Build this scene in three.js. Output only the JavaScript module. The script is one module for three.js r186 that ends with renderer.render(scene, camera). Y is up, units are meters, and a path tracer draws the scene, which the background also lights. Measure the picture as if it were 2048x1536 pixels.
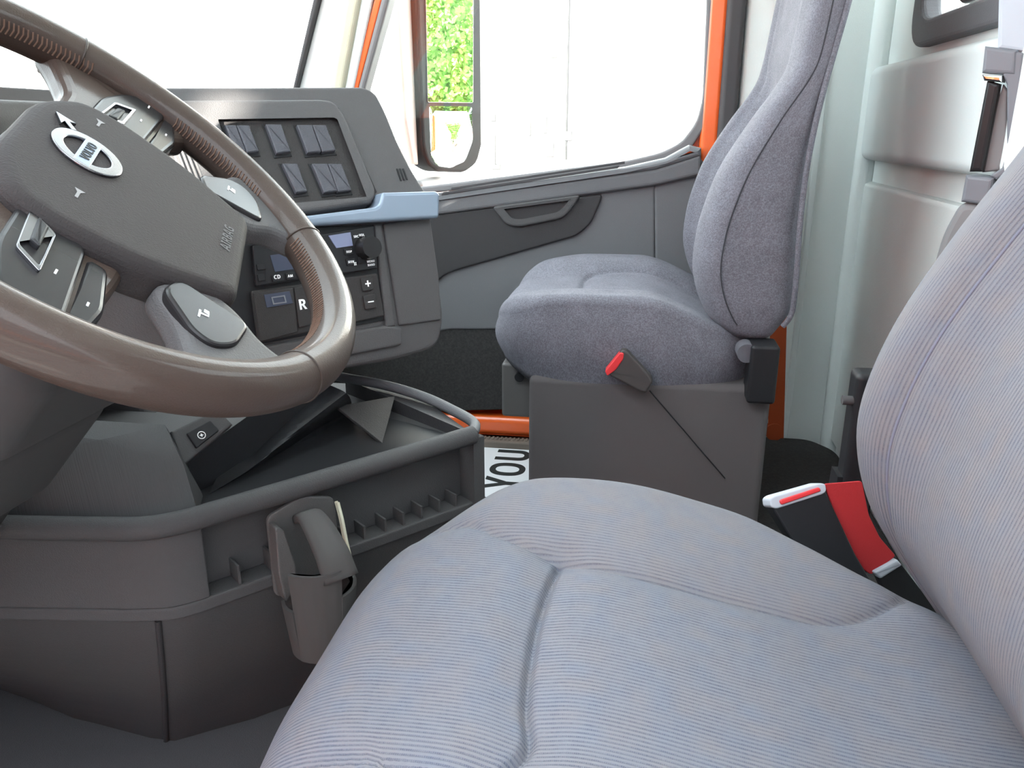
import * as THREE from 'three';
import { mergeGeometries, mergeVertices, toCreasedNormals } from 'three/addons/utils/BufferGeometryUtils.js';
import { RoundedBoxGeometry } from 'three/addons/geometries/RoundedBoxGeometry.js';
import { ConvexGeometry } from 'three/addons/geometries/ConvexGeometry.js';
import { TextGeometry } from 'three/addons/geometries/TextGeometry.js';
import { FontLoader } from 'three/addons/loaders/FontLoader.js';

// ---------- camera, sky, sun, exposure ----------
// x runs to the rear of the truck, y up, the passenger side lies at -z; the cab floor is y = 0
const scene = new THREE.Scene();
const camera = new THREE.PerspectiveCamera(51.5, 4 / 3, 0.02, 200);
camera.position.set(0, 0.79, 0);
camera.lookAt(...[-0.1489,0.4826,-0.9399]);
scene.background = new THREE.Color().setRGB(6.5, 7.05, 7.6);
const sun = new THREE.DirectionalLight(0xfffaee, 60);
sun.position.set(-1.15, 2.68, 10);
sun.target.position.set(0, 0, 0);
sun.castShadow = true;
Object.assign(sun.shadow.camera, { left: -16, right: 16, top: 16, bottom: -16, near: 0.1, far: 40 });
sun.shadow.mapSize.set(4096, 4096);
scene.add(sun, sun.target);
const renderer = new THREE.WebGLRenderer({ antialias: true });
renderer.toneMapping = THREE.LinearToneMapping;
renderer.toneMappingExposure = 1.0;
renderer.shadowMap.enabled = true;

// ---------- helpers ----------
const FRAMES = {
  RP: [[0.6561,0,-0.7547],[-0.144,0.9816,-0.1252],[0.7408,0.1908,0.644],[-0.427,0.6166,-0.9928]],
  SP: [[0.6561,0,-0.7547],[-0.422,0.829,-0.3669],[0.6257,0.5592,0.5439],[-0.3672,0.6856,-1.0821]],
  TF: [[0.6561,0,-0.7547],[0,1,0],[0.7547,0,0.6561],[-0.336,0.35,-0.823]],
  TF2: [[0.6561,0,-0.7547],[0,1,0],[0.7547,0,0.6561],[-0.302,0.35,-0.7935]],
  DR: [[1,0,0],[0,1,0],[0,0,1],[0,0.6,-1.95]],
  DI: [[1,0,0],[0,1,0],[0,0,1],[0,0.6,-1.9]],
  RW: [[0,0,1],[0,1,0],[-1,0,0],[0.5,0.6,-1.6]],
  BK: [[0.9848,0,-0.1736],[-0.0734,0.9063,-0.4162],[0.1574,0.4226,0.8925],[0.2,0.36,-0.875]],
  BK2: [[0.9659,0,-0.2588],[-0.067,0.9659,-0.25],[0.25,0.2588,0.933],[0.25,0.36,-0.895]],
  PB: [[1,0,0],[0,1,0],[0,0,1],[0,0.4,-1.302]],
  BG: [[0.8192,0,0.5736],[0,1,0],[-0.5736,0,0.8192],[0.43,0.8,-1.2]],
  SK: [[0.6561,0,-0.7547],[-0.4329,0.8192,-0.3763],[0.6182,0.5736,0.5374],[-0.4838,0.45,-0.7786]],
  MI: [[0.504,0,-0.8637],[-0.0008,1,-0.0005],[0.8637,0.0009,0.504],[-0.5135,0.9574,-2.2]],
  WH: [[-0.339,0.302,-0.891],[-0.6653,0.5927,0.454],[0.6652,0.7466,0],[-0.403,0.752,-0.556]],
};
const bold = await new FontLoader().loadAsync('fonts/droid/droid_sans_bold.typeface.json');
let seed = 7;
const rnd = () => { seed = (seed * 1664525 + 1013904223) >>> 0; return seed / 4294967296; };
const V = (a) => new THREE.Vector3(...a);
const frameMatrix = (f) => { const [a, b, c, o] = FRAMES[f]; return new THREE.Matrix4().makeBasis(V(a), V(b), V(c)).setPosition(V(o)); };
const lin = (r, g, b) => new THREE.Color().setRGB(r, g, b);

function dataTexture(w, h, fn, srgb = false) {
  const d = new Uint8Array(w * h * 4);
  for (let y = 0; y < h; y++) for (let x = 0; x < w; x++) {
    const c = fn(x, y); const o = (y * w + x) * 4;
    d[o] = Math.max(0, Math.min(255, c[0])); d[o + 1] = Math.max(0, Math.min(255, c[1])); d[o + 2] = Math.max(0, Math.min(255, c[2])); d[o + 3] = 255;
  }
  const t = new THREE.DataTexture(d, w, h, THREE.RGBAFormat);
  t.wrapS = t.wrapT = THREE.RepeatWrapping; t.magFilter = THREE.LinearFilter; t.minFilter = THREE.LinearMipmapLinearFilter; t.generateMipmaps = true;
  if (srgb) t.colorSpace = THREE.SRGBColorSpace;
  t.needsUpdate = true;
  return t;
}
// tileable value noise
function tileNoise(cells) {
  const g = new Float32Array(cells * cells); for (let i = 0; i < g.length; i++) g[i] = rnd();
  return (u, v) => {
    const x = u * cells, y = v * cells, x0 = Math.floor(x), y0 = Math.floor(y), fx = x - x0, fy = y - y0;
    const sx = fx * fx * (3 - 2 * fx), sy = fy * fy * (3 - 2 * fy), at = (a, b) => g[((b % cells + cells) % cells) * cells + ((a % cells + cells) % cells)];
    return (at(x0, y0) * (1 - sx) + at(x0 + 1, y0) * sx) * (1 - sy) + (at(x0, y0 + 1) * (1 - sx) + at(x0 + 1, y0 + 1) * sx) * sy;
  };
}
const n16 = tileNoise(16), n64 = tileNoise(64), n128 = tileNoise(128), n8 = tileNoise(8);
const sized = (t, metres) => { const c = t.clone(); c.repeat.set(1 / metres, 1 / metres); c.needsUpdate = true; return c; };

const grainTex = dataTexture(256, 256, (x, y) => { const u = x / 256, v = y / 256, g = 255 * (0.6 * n64(u, v) + 0.4 * n128(u, v)); return [g, g, g]; });
const grain = sized(grainTex, 0.05);
// light woven cloth of the driver's seat: rows of short dashes in grey-blue and lilac threads, 4 mm apart
const weaveRow = new Float32Array(32 * 96); for (let i = 0; i < weaveRow.length; i++) weaveRow[i] = rnd();
const weave = (light, dark, gap) => dataTexture(768, 768, (x, y) => {
  const row = Math.floor(y / 24), fy = (y % 24) / 24, xs = x + (row % 2) * 4, col = Math.floor(xs / 8) % 96, fx = (xs % 8) / 8;
  const r = weaveRow[row * 96 + col], tint = n8(x / 768, y / 768) - 0.5, blotch = n16(x / 768, y / 768) - 0.5;
  const inGap = fy > 1 - gap ? (fx < 0.7 ? 1 : 0.25) : 0, line = fy < 0.12 ? 0.35 : 0;
  const k = (inGap + line) * (0.6 + 0.5 * r) * (0.8 + blotch * 0.6), e = (rnd() - 0.5) * 10;
  return [0, 1, 2].map((c) => light[c] + (dark[c] - light[c]) * k + e + tint * [6, 1, -4][c]);
}, true);
const weaveInsert = sized(weave([105, 106, 113], [78, 81, 94], 0.4), 0.13);
const weaveBolster = sized(weave([107, 106, 111], [83, 84, 95], 0.32), 0.13);
const weaveBump = sized(dataTexture(384, 384, (x, y) => { const row = Math.floor(y / 12), fy = (y % 12) / 12, fx = ((x + (row % 2) * 2) % 4) / 4; const g = fy > 0.6 ? (fx < 0.6 ? 60 : 170) : 220; return [g, g, g]; }), 0.13);
// heathered cloth of the passenger seat
const heather = sized(dataTexture(512, 512, (x, y) => {
  const g = 0.5 * rnd() + 0.5 * n128(x / 512, y / 512), b = n8(x / 512, y / 512) * 8, k = 68 + 54 * g + b;
  return [k * 1.0, k * 0.99, k * 1.07];
}, true), 0.2);
const heatherBump = sized(dataTexture(256, 256, () => { const g = rnd() * 255; return [g, g, g]; }), 0.12);
const carpetTex = sized(dataTexture(256, 256, (x, y) => { const g = 0.5 * rnd() + 0.5 * n64(x / 256, y / 256), k = 34 + 26 * g; return [k * 1.04, k, k]; }, true), 0.25);
const concreteTex = sized(dataTexture(256, 256, (x, y) => { const u = x / 256, v = y / 256, k = 165 + 30 * n16(u, v) + 20 * n128(u, v); return [k, k, k * 0.98]; }, true), 6);

const std = (c, rough, o = {}) => new THREE.MeshStandardMaterial({ color: c, roughness: rough, ...o });
const plastic = (r, g, b, rough = 0.6) => new THREE.MeshPhysicalMaterial({ color: lin(r, g, b), roughness: rough, specularIntensity: 0.42, bumpMap: grain, bumpScale: 0.00035 });
const M = {
  dash: plastic(0.07568, 0.0731, 0.07482, 0.62),
  dashDark: plastic(0.0344, 0.03182, 0.03182, 0.62),
  console: plastic(0.058, 0.057, 0.058, 0.62),
  black: new THREE.MeshPhysicalMaterial({ color: lin(0.016, 0.016, 0.018), roughness: 0.45, specularIntensity: 0.45 }),
  liner: new THREE.MeshPhysicalMaterial({ color: lin(0.012, 0.012, 0.014), roughness: 0.34, specularIntensity: 0.7, bumpMap: grain, bumpScale: 0.0001 }),
  gloss: new THREE.MeshPhysicalMaterial({ color: lin(0.018, 0.017, 0.018), roughness: 0.26, specularIntensity: 0.4 }),
  rocker: plastic(0.0645, 0.0645, 0.07568, 0.42),
  silver: std(lin(0.19, 0.235, 0.3), 0.33, { metalness: 0.25 }),
  chrome: std(lin(0.2, 0.2, 0.215), 0.25, { metalness: 1 }),
  leather: new THREE.MeshPhysicalMaterial({ color: lin(0.046, 0.032, 0.026), roughness: 0.58, specularIntensity: 0.32, bumpMap: grain, bumpScale: 0.0002, clearcoat: 0.32, clearcoatRoughness: 0.13 }),
  pad: new THREE.MeshPhysicalMaterial({ color: lin(0.03, 0.026, 0.026), roughness: 0.7, specularIntensity: 0.3, bumpMap: grain, bumpScale: 0.00035 }),
  thread: std(lin(0.1, 0.055, 0.036), 0.8),
  cream: plastic(0.77, 0.82, 0.8, 0.6),
  creamLight: plastic(0.8, 0.85, 0.84, 0.6),
  beige: plastic(0.5, 0.48, 0.37, 0.6),
  orange: new THREE.MeshPhysicalMaterial({ color: lin(0.85, 0.13, 0.018), roughness: 0.35, clearcoat: 0.8, clearcoatRoughness: 0.1 }),
  rubber: std(lin(0.05, 0.047, 0.05), 0.7),
  rubberGrey: std(lin(0.17, 0.165, 0.17), 0.6),
  doorTrim: plastic(0.1333, 0.1333, 0.1402, 0.55),
  doorDark: plastic(0.04128, 0.03956, 0.04128, 0.55),
  doorSill: plastic(0.172, 0.1763, 0.1849, 0.4),
  insert: std(0xffffff, 0.92, { map: weaveInsert, bumpMap: weaveBump, bumpScale: 0.0006 }),
  bolster: std(0xffffff, 0.92, { map: weaveBolster, bumpMap: weaveBump, bumpScale: 0.0006 }),
  heather: new THREE.MeshPhysicalMaterial({ color: 0xffffff, roughness: 0.95, map: heather, bumpMap: heatherBump, bumpScale: 0.0005, sheen: 0.5, sheenRoughness: 0.5, sheenColor: lin(0.12, 0.13, 0.16) }),
  seam: std(lin(0.03, 0.03, 0.036), 0.9),
  seamLight: std(lin(0.14, 0.145, 0.19), 0.9),
  carpet: std(0xffffff, 0.98, { map: carpetTex }),
  mat: std(lin(0.06, 0.058, 0.062), 0.85, { bumpMap: grain, bumpScale: 0.0006 }),
  skirt: plastic(0.0946, 0.08428, 0.086, 0.8),
  tread: plastic(0.2064, 0.172, 0.1462, 0.6),
  paper: std(lin(0.72, 0.72, 0.74), 0.8),
  ink: std(lin(0.015, 0.018, 0.018), 0.7),
  white: std(lin(0.85, 0.85, 0.85), 0.5),
  paint: std(lin(0.8, 0.8, 0.8), 0.5),
  grey: std(lin(0.3, 0.3, 0.31), 0.6),
  red: std(lin(0.62, 0.03, 0.035), 0.45),
  redWeb: std(lin(0.42, 0.018, 0.022), 0.85, { bumpMap: grain, bumpScale: 0.0003 }),
  orangeWeb: std(lin(0.4, 0.065, 0.015), 0.85),
  screen: std(lin(0.05, 0.06, 0.09), 0.08),
  screenBlue: std(lin(0.17, 0.19, 0.3), 0.12),
  mirror: std(lin(0.92, 0.93, 0.92), 0.01, { metalness: 1 }),
  glass: new THREE.MeshPhysicalMaterial({ color: lin(0.97, 1, 0.985), transmission: 1, thickness: 0, roughness: 0, ior: 1.3 }),
  concrete: std(0xffffff, 0.9, { map: concreteTex }),
  bark: std(lin(0.14, 0.1, 0.07), 0.9),
  leafA: std(lin(0.16, 0.33, 0.05), 0.7, { side: THREE.DoubleSide }),
  belt: std(lin(0.4, 0.43, 0.48), 0.7),
  handleGrey: std(lin(0.14, 0.145, 0.165), 0.5),
  navy: std(lin(0.15, 0.165, 0.2), 0.5),
  steel: std(lin(0.1, 0.095, 0.092), 0.5),
  brownEdge: std(lin(0.045, 0.038, 0.037), 0.7),
  cup: plastic(0.086, 0.08256, 0.08084, 0.55),
  bracketGrey: std(lin(0.6, 0.62, 0.6), 0.6),
};

function obj(name, geo, material, parent = scene) {
  const g = Array.isArray(geo) ? mergeGeometries(geo.map((x) => { const y = x.index ? x.toNonIndexed() : x; for (const k of Object.keys(y.attributes)) if (!['position', 'normal', 'uv'].includes(k)) y.deleteAttribute(k); return y; })) : geo;
  const m = new THREE.Mesh(g, material); m.name = name; m.castShadow = m.receiveShadow = true; parent.add(m); return m;
}
const taken = new Map();
function numbered(n) { const k = taken.get(n) ?? 0; taken.set(n, k + 1); return k ? n + '_' + String(k).padStart(3, '0') : n; }
const things = [];
function thing(name, label, category, group) { const g = new THREE.Group(); g.name = numbered(name); g.userData = { label, category }; if (group) g.userData.group = group; scene.add(g); things.push(g); return g; }
function struct(name, label, category) { const g = thing(name, label, category); g.userData.kind = 'structure'; return g; }

// polygon with rounded corners
function polyShape(pts, r = 0) {
  const s = new THREE.Shape(), n = pts.length;
  if (!r) { s.moveTo(...pts[0]); for (let i = 1; i < n; i++) s.lineTo(...pts[i]); s.closePath(); return s; }
  for (let i = 0; i < n; i++) {
    const p = pts[i], a = pts[(i + n - 1) % n], b = pts[(i + 1) % n], rr = Array.isArray(r) ? r[i] : r;
    const la = Math.hypot(a[0] - p[0], a[1] - p[1]), lb = Math.hypot(b[0] - p[0], b[1] - p[1]), k = Math.min(rr, la * 0.48, lb * 0.48);
    const A = [p[0] + (a[0] - p[0]) / la * k, p[1] + (a[1] - p[1]) / la * k], B = [p[0] + (b[0] - p[0]) / lb * k, p[1] + (b[1] - p[1]) / lb * k];
    if (i) s.lineTo(...A); else s.moveTo(...A);
    s.quadraticCurveTo(p[0], p[1], B[0], B[1]);
  }
  s.closePath(); return s;
}
// a slab whose front face lies n in front of the frame's plane and which is t deep
function slabLocal(pts, t, { r = 0, bevel = 0.0015, n = 0, holes = [], hr = 0, seg = 3 } = {}) {
  const s = polyShape(pts, r); for (const h of holes) s.holes.push(polyShape(h, hr));
  bevel = Math.min(bevel, t * 0.45);
  const g = new THREE.ExtrudeGeometry(s, { depth: t - 2 * bevel, bevelEnabled: bevel > 0, bevelThickness: bevel, bevelSize: bevel, bevelOffset: -bevel, bevelSegments: seg, curveSegments: 8 });
  g.translate(0, 0, n - t + bevel); return g;
}
const slab = (f, pts, t, o) => slabLocal(pts, t, o).applyMatrix4(frameMatrix(f));
// a plate through three or more points of one plane, its face towards the side that `to` lies on
function plate(pts, t, o = {}, to = [0, 0.79, 0]) {
  const p = pts.map(V), e1 = p[1].clone().sub(p[0]).normalize(); let n = e1.clone().cross(p[2].clone().sub(p[0])).normalize();
  if (n.dot(V(to).sub(p[0])) < 0) n.negate();
  const e2 = n.clone().cross(e1), m = new THREE.Matrix4().makeBasis(e1, e2, n).setPosition(p[0]);
  return slabLocal(p.map((q) => { const d = q.clone().sub(p[0]); return [d.dot(e1), d.dot(e2)]; }), t, o).applyMatrix4(m);
}
// a solid with the plan [x, z]... between two heights
function planSolid(pts, y0, y1, o = {}) { return slabLocal(pts.map(([x, z]) => [x, -z]), y1 - y0, { ...o, n: y1 }).rotateX(-Math.PI / 2); }
const box = (x0, x1, y0, y1, z0, z1, r = 0.004) => { const g = new RoundedBoxGeometry(x1 - x0, y1 - y0, z1 - z0, 2, Math.min(r, (x1 - x0) * 0.45, (y1 - y0) * 0.45, (z1 - z0) * 0.45)); g.translate((x0 + x1) / 2, (y0 + y1) / 2, (z0 + z1) / 2); return g; };
const tube = (pts, r, seg = 40, closed = false, rs = 10) => { const c = new THREE.CatmullRomCurve3(pts.map(V), closed), g = new THREE.TubeGeometry(c, seg, r, rs, closed), L = c.getLength(), uv = g.attributes.uv; for (let i = 0; i < uv.count; i++) uv.setXY(i, uv.getX(i) * L, uv.getY(i) * r * 6.28); return g; };
const rod = (a, b, r, rs = 12) => { const A = V(a), B = V(b), g = new THREE.CylinderGeometry(r, r, A.distanceTo(B), rs); g.applyQuaternion(new THREE.Quaternion().setFromUnitVectors(new THREE.Vector3(0, 1, 0), B.clone().sub(A).normalize())); const c = A.add(B).multiplyScalar(0.5); return g.translate(c.x, c.y, c.z); };
const hull = (pts) => { const g = new ConvexGeometry(pts.map(V)); const p = g.attributes.position, uv = new Float32Array(p.count * 2); for (let i = 0; i < p.count; i++) { uv[2 * i] = p.getX(i) + p.getY(i) * 0.5; uv[2 * i + 1] = p.getZ(i) + p.getY(i) * 0.5; } g.setAttribute('uv', new THREE.BufferAttribute(uv, 2)); return g; };
function text(str, size, depth, m4) { const g = new TextGeometry(str, { font: bold, size, depth, curveSegments: 3 }); g.computeBoundingBox(); const b = g.boundingBox; g.translate(-(b.min.x + b.max.x) / 2, -(b.min.y + b.max.y) / 2, 0); return g.applyMatrix4(m4); }
const at2 = (f, [a, b], n = 0, turn = 0) => frameMatrix(f).multiply(new THREE.Matrix4().makeTranslation(a, b, n)).multiply(new THREE.Matrix4().makeRotationZ(turn));
const smooth = (e0, e1, x) => { const t = Math.max(0, Math.min(1, (x - e0) / (e1 - e0))); return t * t * (3 - 2 * t); };
const curve1 = (xs) => (x) => { if (x <= xs[0][0]) return xs[0][1]; for (let i = 1; i < xs.length; i++) if (x <= xs[i][0]) { const a = xs[i - 1], b = xs[i], t = (x - a[0]) / (b[0] - a[0]), p = xs[Math.max(0, i - 2)], q = xs[Math.min(xs.length - 1, i + 1)], m0 = i > 1 ? (b[1] - p[1]) / (b[0] - p[0]) * (b[0] - a[0]) : (b[1] - a[1]), m1 = i < xs.length - 1 ? (q[1] - a[1]) / (q[0] - a[0]) * (b[0] - a[0]) : (b[1] - a[1]); const t2 = t * t, t3 = t2 * t; return (2 * t3 - 3 * t2 + 1) * a[1] + (t3 - 2 * t2 + t) * m0 + (-2 * t3 + 3 * t2) * b[1] + (t3 - t2) * m1; } return xs[xs.length - 1][1]; };
function distTo(line, x, z) { let d = 1e9; for (let i = 1; i < line.length; i++) { const [ax, az] = line[i - 1], [bx, bz] = line[i], dx = bx - ax, dz = bz - az, t = Math.max(0, Math.min(1, ((x - ax) * dx + (z - az) * dz) / (dx * dx + dz * dz + 1e-12))); d = Math.min(d, Math.hypot(x - ax - dx * t, z - az - dz * t)); } return d; }
function sampled(pts, n) { const c = new THREE.CatmullRomCurve3(pts.map(([x, z]) => new THREE.Vector3(x, 0, z))); return c.getPoints(n).map((p) => [p.x, p.z]); }

// rings of equal length joined into one skin, with end caps
function loft(rings, uvs, capped = true) {
  const N = rings[0].length, R = rings.length, pos = [], uv = [], idx = [];
  for (let i = 0; i < R; i++) for (let j = 0; j <= N; j++) { const p = rings[i][j % N]; pos.push(p.x, p.y, p.z); const t = uvs ? uvs(i, j, p) : [j / N, i / R]; uv.push(t[0], t[1]); }
  for (let i = 0; i + 1 < R; i++) for (let j = 0; j < N; j++) { const a = i * (N + 1) + j, b = a + N + 1; idx.push(a, b, a + 1, b, b + 1, a + 1); }
  if (capped) for (const e of [0, R - 1]) { const c = new THREE.Vector3(); rings[e].forEach((p) => c.add(p)); c.divideScalar(N); const k = pos.length / 3; pos.push(c.x, c.y, c.z); uv.push(c.x, c.z); for (let j = 0; j < N; j++) { const a = e * (N + 1) + j; if (e) idx.push(a, k, a + 1); else idx.push(a, a + 1, k); } }
  const g = new THREE.BufferGeometry(); g.setAttribute('position', new THREE.Float32BufferAttribute(pos, 3)); g.setAttribute('uv', new THREE.Float32BufferAttribute(uv, 2)); 
  let vol = 0; for (let t = 0; t < idx.length; t += 3) { const [a, b, c] = [idx[t] * 3, idx[t + 1] * 3, idx[t + 2] * 3]; vol += pos[a] * (pos[b + 1] * pos[c + 2] - pos[b + 2] * pos[c + 1]) - pos[a + 1] * (pos[b] * pos[c + 2] - pos[b + 2] * pos[c]) + pos[a + 2] * (pos[b] * pos[c + 1] - pos[b + 1] * pos[c]); }
  if (vol < 0) for (let t = 0; t < idx.length; t += 3) [idx[t], idx[t + 1]] = [idx[t + 1], idx[t]];
  g.setIndex(idx); g.computeVertexNormals();
  const nm = g.attributes.normal; for (let i = 0; i < R; i++) { const a = i * (N + 1), b = a + N, x = nm.getX(a) + nm.getX(b), y = nm.getY(a) + nm.getY(b), z = nm.getZ(a) + nm.getZ(b), l = Math.hypot(x, y, z) || 1; nm.setXYZ(a, x / l, y / l, z / l); nm.setXYZ(b, x / l, y / l, z / l); }
  return g;
}
// the triangles of a mesh sorted into pieces that keep their shared normals
function splitBy(g, cls) {
  const p = g.attributes.position, n = g.attributes.normal, u = g.attributes.uv, out = {};
  for (let t = 0; t < g.index.count; t += 3) {
    const v = [0, 1, 2].map((k) => g.index.getX(t + k)), c = [0, 1, 2].map((a) => v.reduce((s, i) => s + p.getComponent(i, a), 0) / 3), key = cls(...c);
    const o = out[key] ??= { map: new Map(), pos: [], nor: [], uv: [], idx: [] };
    for (const i of v) { if (!o.map.has(i)) { o.map.set(i, o.map.size); o.pos.push(p.getX(i), p.getY(i), p.getZ(i)); o.nor.push(n.getX(i), n.getY(i), n.getZ(i)); o.uv.push(u.getX(i), u.getY(i)); } o.idx.push(o.map.get(i)); }
  }
  for (const k in out) { const o = out[k], q = new THREE.BufferGeometry(); q.setAttribute('position', new THREE.Float32BufferAttribute(o.pos, 3)); q.setAttribute('normal', new THREE.Float32BufferAttribute(o.nor, 3)); q.setAttribute('uv', new THREE.Float32BufferAttribute(o.uv, 2)); q.setIndex(o.idx); out[k] = q; }
  return out;
}
// an upholstered cushion: plan outline [x, z], top height, edge radius, seams pressed into it
function cushion({ outline, centre, top, R, bottom, seams = [], taper = 0, N = 360, NI = 80 }) {
  const c = new THREE.CatmullRomCurve3(outline.map(([x, z]) => new THREE.Vector3(x, 0, z)), true), pts = c.getSpacedPoints(N).slice(0, N), rings = [];
  const ring = () => { const r = []; rings.push(r); return r; };
  const dirs = pts.map((p, i) => { const a = pts[(i + N - 1) % N], b = pts[(i + 1) % N], d = new THREE.Vector3(b.z - a.z, 0, -(b.x - a.x)).normalize(); if (d.dot(new THREE.Vector3(p.x - centre[0], 0, p.z - centre[1])) < 0) d.negate(); return d; });
  const rad = pts.map((p) => R(p.x, p.z)), inner = pts.map((p, i) => p.clone().addScaledVector(dirs[i], -rad[i]));
  const press = (x, z) => { let d = 0; for (const s of seams) { const e = distTo(s.line, x, z); d += s.depth * Math.exp(-((e / s.width) ** 2)) + (s.depth2 ?? 0) * Math.exp(-((e / s.width2) ** 2)); } return d; };
  for (let k = 1; k <= NI; k++) { const r = ring(); for (let i = 0; i < N; i++) { const t = k / NI, x = centre[0] + (inner[i].x - centre[0]) * t, z = centre[1] + (inner[i].z - centre[1]) * t; r.push(new THREE.Vector3(x, top(x, z) - press(x, z), z)); } }
  for (let k = 1; k <= 16; k++) { const a = k / 16 * Math.PI / 2, r = ring(); for (let i = 0; i < N; i++) { const x = inner[i].x + dirs[i].x * rad[i] * Math.sin(a), z = inner[i].z + dirs[i].z * rad[i] * Math.sin(a); r.push(new THREE.Vector3(x, top(inner[i].x, inner[i].z) - rad[i] * (1 - Math.cos(a)) - press(x, z) * Math.cos(a), z)); } }
  for (let k = 1; k <= 8; k++) { const r = ring(), t = k / 8; for (let i = 0; i < N; i++) { const y0 = top(inner[i].x, inner[i].z) - rad[i], yb = bottom(pts[i].x, pts[i].z), s = -taper * t * t + 0.008 * Math.sin(Math.PI * Math.min(1, t * 1.1)); r.push(new THREE.Vector3(pts[i].x + dirs[i].x * s, y0 + (yb - y0) * t, pts[i].z + dirs[i].z * s)); } }
  return loft(rings, (i, j, p) => { const q = dirs[j % N], drop = Math.max(0, top(inner[j % N].x, inner[j % N].z) - p.y); return i < NI ? [p.x, p.z] : [p.x + q.x * drop, p.z + q.z * drop]; });
}

// ---------- the cab shell ----------
{
  const f = struct('floor', 'dark carpeted floor of the truck cab', 'floor');
  obj('floor_pan', box(-1.15, 0.52, -0.06, 0.0, -1.97, -0.2, 0.002), M.carpet, f);
  obj('floor_mat', planSolid([[-1.0, -0.26], [-0.16, -0.26], [-0.16, -1.12], [-1.0, -1.12]], 0, 0.008, { r: 0.05, bevel: 0.003 }), M.mat, f);
  obj('rear_carpet', planSolid([[0.25, -1.93], [0.44, -1.93], [0.49, -1.86], [0.49, -1.0], [0.25, -1.0]], 0, 0.055, { r: 0.03, bevel: 0.01 }), M.carpet, f);
  const c = struct('ceiling', 'pale lining of the cab roof', 'ceiling');
  obj('roof_lining', box(-0.52, 0.55, 1.7, 1.77, -2.0, -0.16, 0.02), M.cream, c);
  const w = struct('wall_rear', 'cream moulded rear wall of the cab with a small window', 'wall');
  // rear wall with its window opening
  obj('wall_panel', slab('RW', [[-0.42, -0.62], [1.42, -0.62], [1.42, 1.12], [-0.42, 1.12]], 0.05, { holes: [[[-0.09, 0.36], [0.9, 0.36], [0.9, 0.74], [-0.09, 0.74]]], hr: 0.06, bevel: 0.004 }), M.cream, w);
  // raised upholstered upper panel and the lower step
  obj('upper_panel', box(0.47, 0.515, 0.721, 0.912, -1.942, -0.3, 0.02), M.creamLight, w);
  obj('lower_panel', box(0.484, 0.51, 0.06, 0.676, -1.915, -0.3, 0.012), M.cream, w);
  obj('corner_rib', [tube([[0.49, 0.02, -1.925], [0.487, 0.4, -1.925], [0.487, 0.8, -1.925], [0.49, 1.68, -1.925]], 0.024, 30)], M.cream, w);
  const wf = obj('window_frame', slab('RW', [[-0.122, 0.327], [0.93, 0.327], [0.93, 0.77], [-0.122, 0.77]], 0.035, { n: 0.018, r: 0.07, bevel: 0.008, holes: [[[-0.075, 0.372], [0.88, 0.372], [0.88, 0.73], [-0.075, 0.73]]], hr: 0.06 }), M.doorTrim, w);
  const wi = struct('window_3', 'rear cab window in a grey frame', 'window');
  obj('pane', box(0.535, 0.539, 0.93, 1.36, -1.72, -0.68, 0.001), M.glass, wi);
  obj('inner_frame', slab('RW', [[0.0, 0.385], [0.8, 0.385], [0.8, 0.72], [0.0, 0.72]], 0.02, { n: -0.015, r: 0.05, bevel: 0.004, holes: [[[0.03, 0.415], [0.77, 0.415], [0.77, 0.7], [0.03, 0.7]]], hr: 0.04 }), M.rubber, wi);

  // passenger side behind the door: cream trim over the B pillar
  const s = struct('wall_side', 'cream trim beside the passenger door with orange painted edge', 'wall');
  obj('pillar_trim', box(0.205, 0.5, 0.02, 1.71, -1.99, -1.935, 0.012), M.cream, s);
  obj('side_groove', box(0.375, 0.39, 0.05, 1.4, -1.94, -1.929, 0.004), M.creamLight, s);
  obj('door_seal', box(0.163, 0.203, 0.35, 1.71, -1.97, -1.918, 0.012), M.rubber, s);
  obj('painted_jamb', box(0.125, 0.168, 0.3, 1.71, -1.985, -1.935, 0.012), M.orange, s);
  obj('outer_skin', box(0.13, 0.62, -0.25, 1.75, -2.03, -1.995, 0.01), M.orange, s);

  // windscreen, pillars, scuttle
  const a = struct('trim_1', 'white lined windscreen pillar beside the passenger door', 'pillar');
  obj('pillar_lining', slab('DI', [[-0.4507,1.2444],[-0.7434,0.4649],[-0.8122,0.2818],[-0.8723,0.1226],[-0.7346,0.1234],[-0.6768,0.2809],[-0.6228,0.4623],[-0.3511,1.2359]], 0.06, { bevel: 0.006, n: -0.005 }), M.creamLight, a);
  obj('pillar_flute', slab('DI', [[-0.3997,1.24],[-0.684,0.4636],[-0.7306,0.2813],[-0.77,0.1232],[-0.7422,0.1233],[-0.6963,0.281],[-0.6463,0.4628],[-0.3695,1.2375]], 0.03, { bevel: 0.012, n: 0.006, seg: 5 }), M.beige, a);
  obj('painted_edge', slab('DI', [[-0.3482,1.2357],[-0.6205,0.4622],[-0.6841,0.2809],[-0.7346,0.1234],[-0.717,0.1234],[-0.6671,0.2808],[-0.6029,0.4618],[-0.3346,1.2345]], 0.06, { bevel: 0.004, n: -0.012 }), M.orange, a);
  obj('door_rubber', slab('DI', [[-0.3346,1.2345],[-0.6018,0.4618],[-0.6659,0.2808],[-0.7145,0.1235],[-0.6944,0.1236],[-0.6476,0.2807],[-0.582,0.4614],[-0.3192,1.2332]], 0.05, { bevel: 0.008, n: -0.004 }), M.rubberGrey, a);
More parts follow.
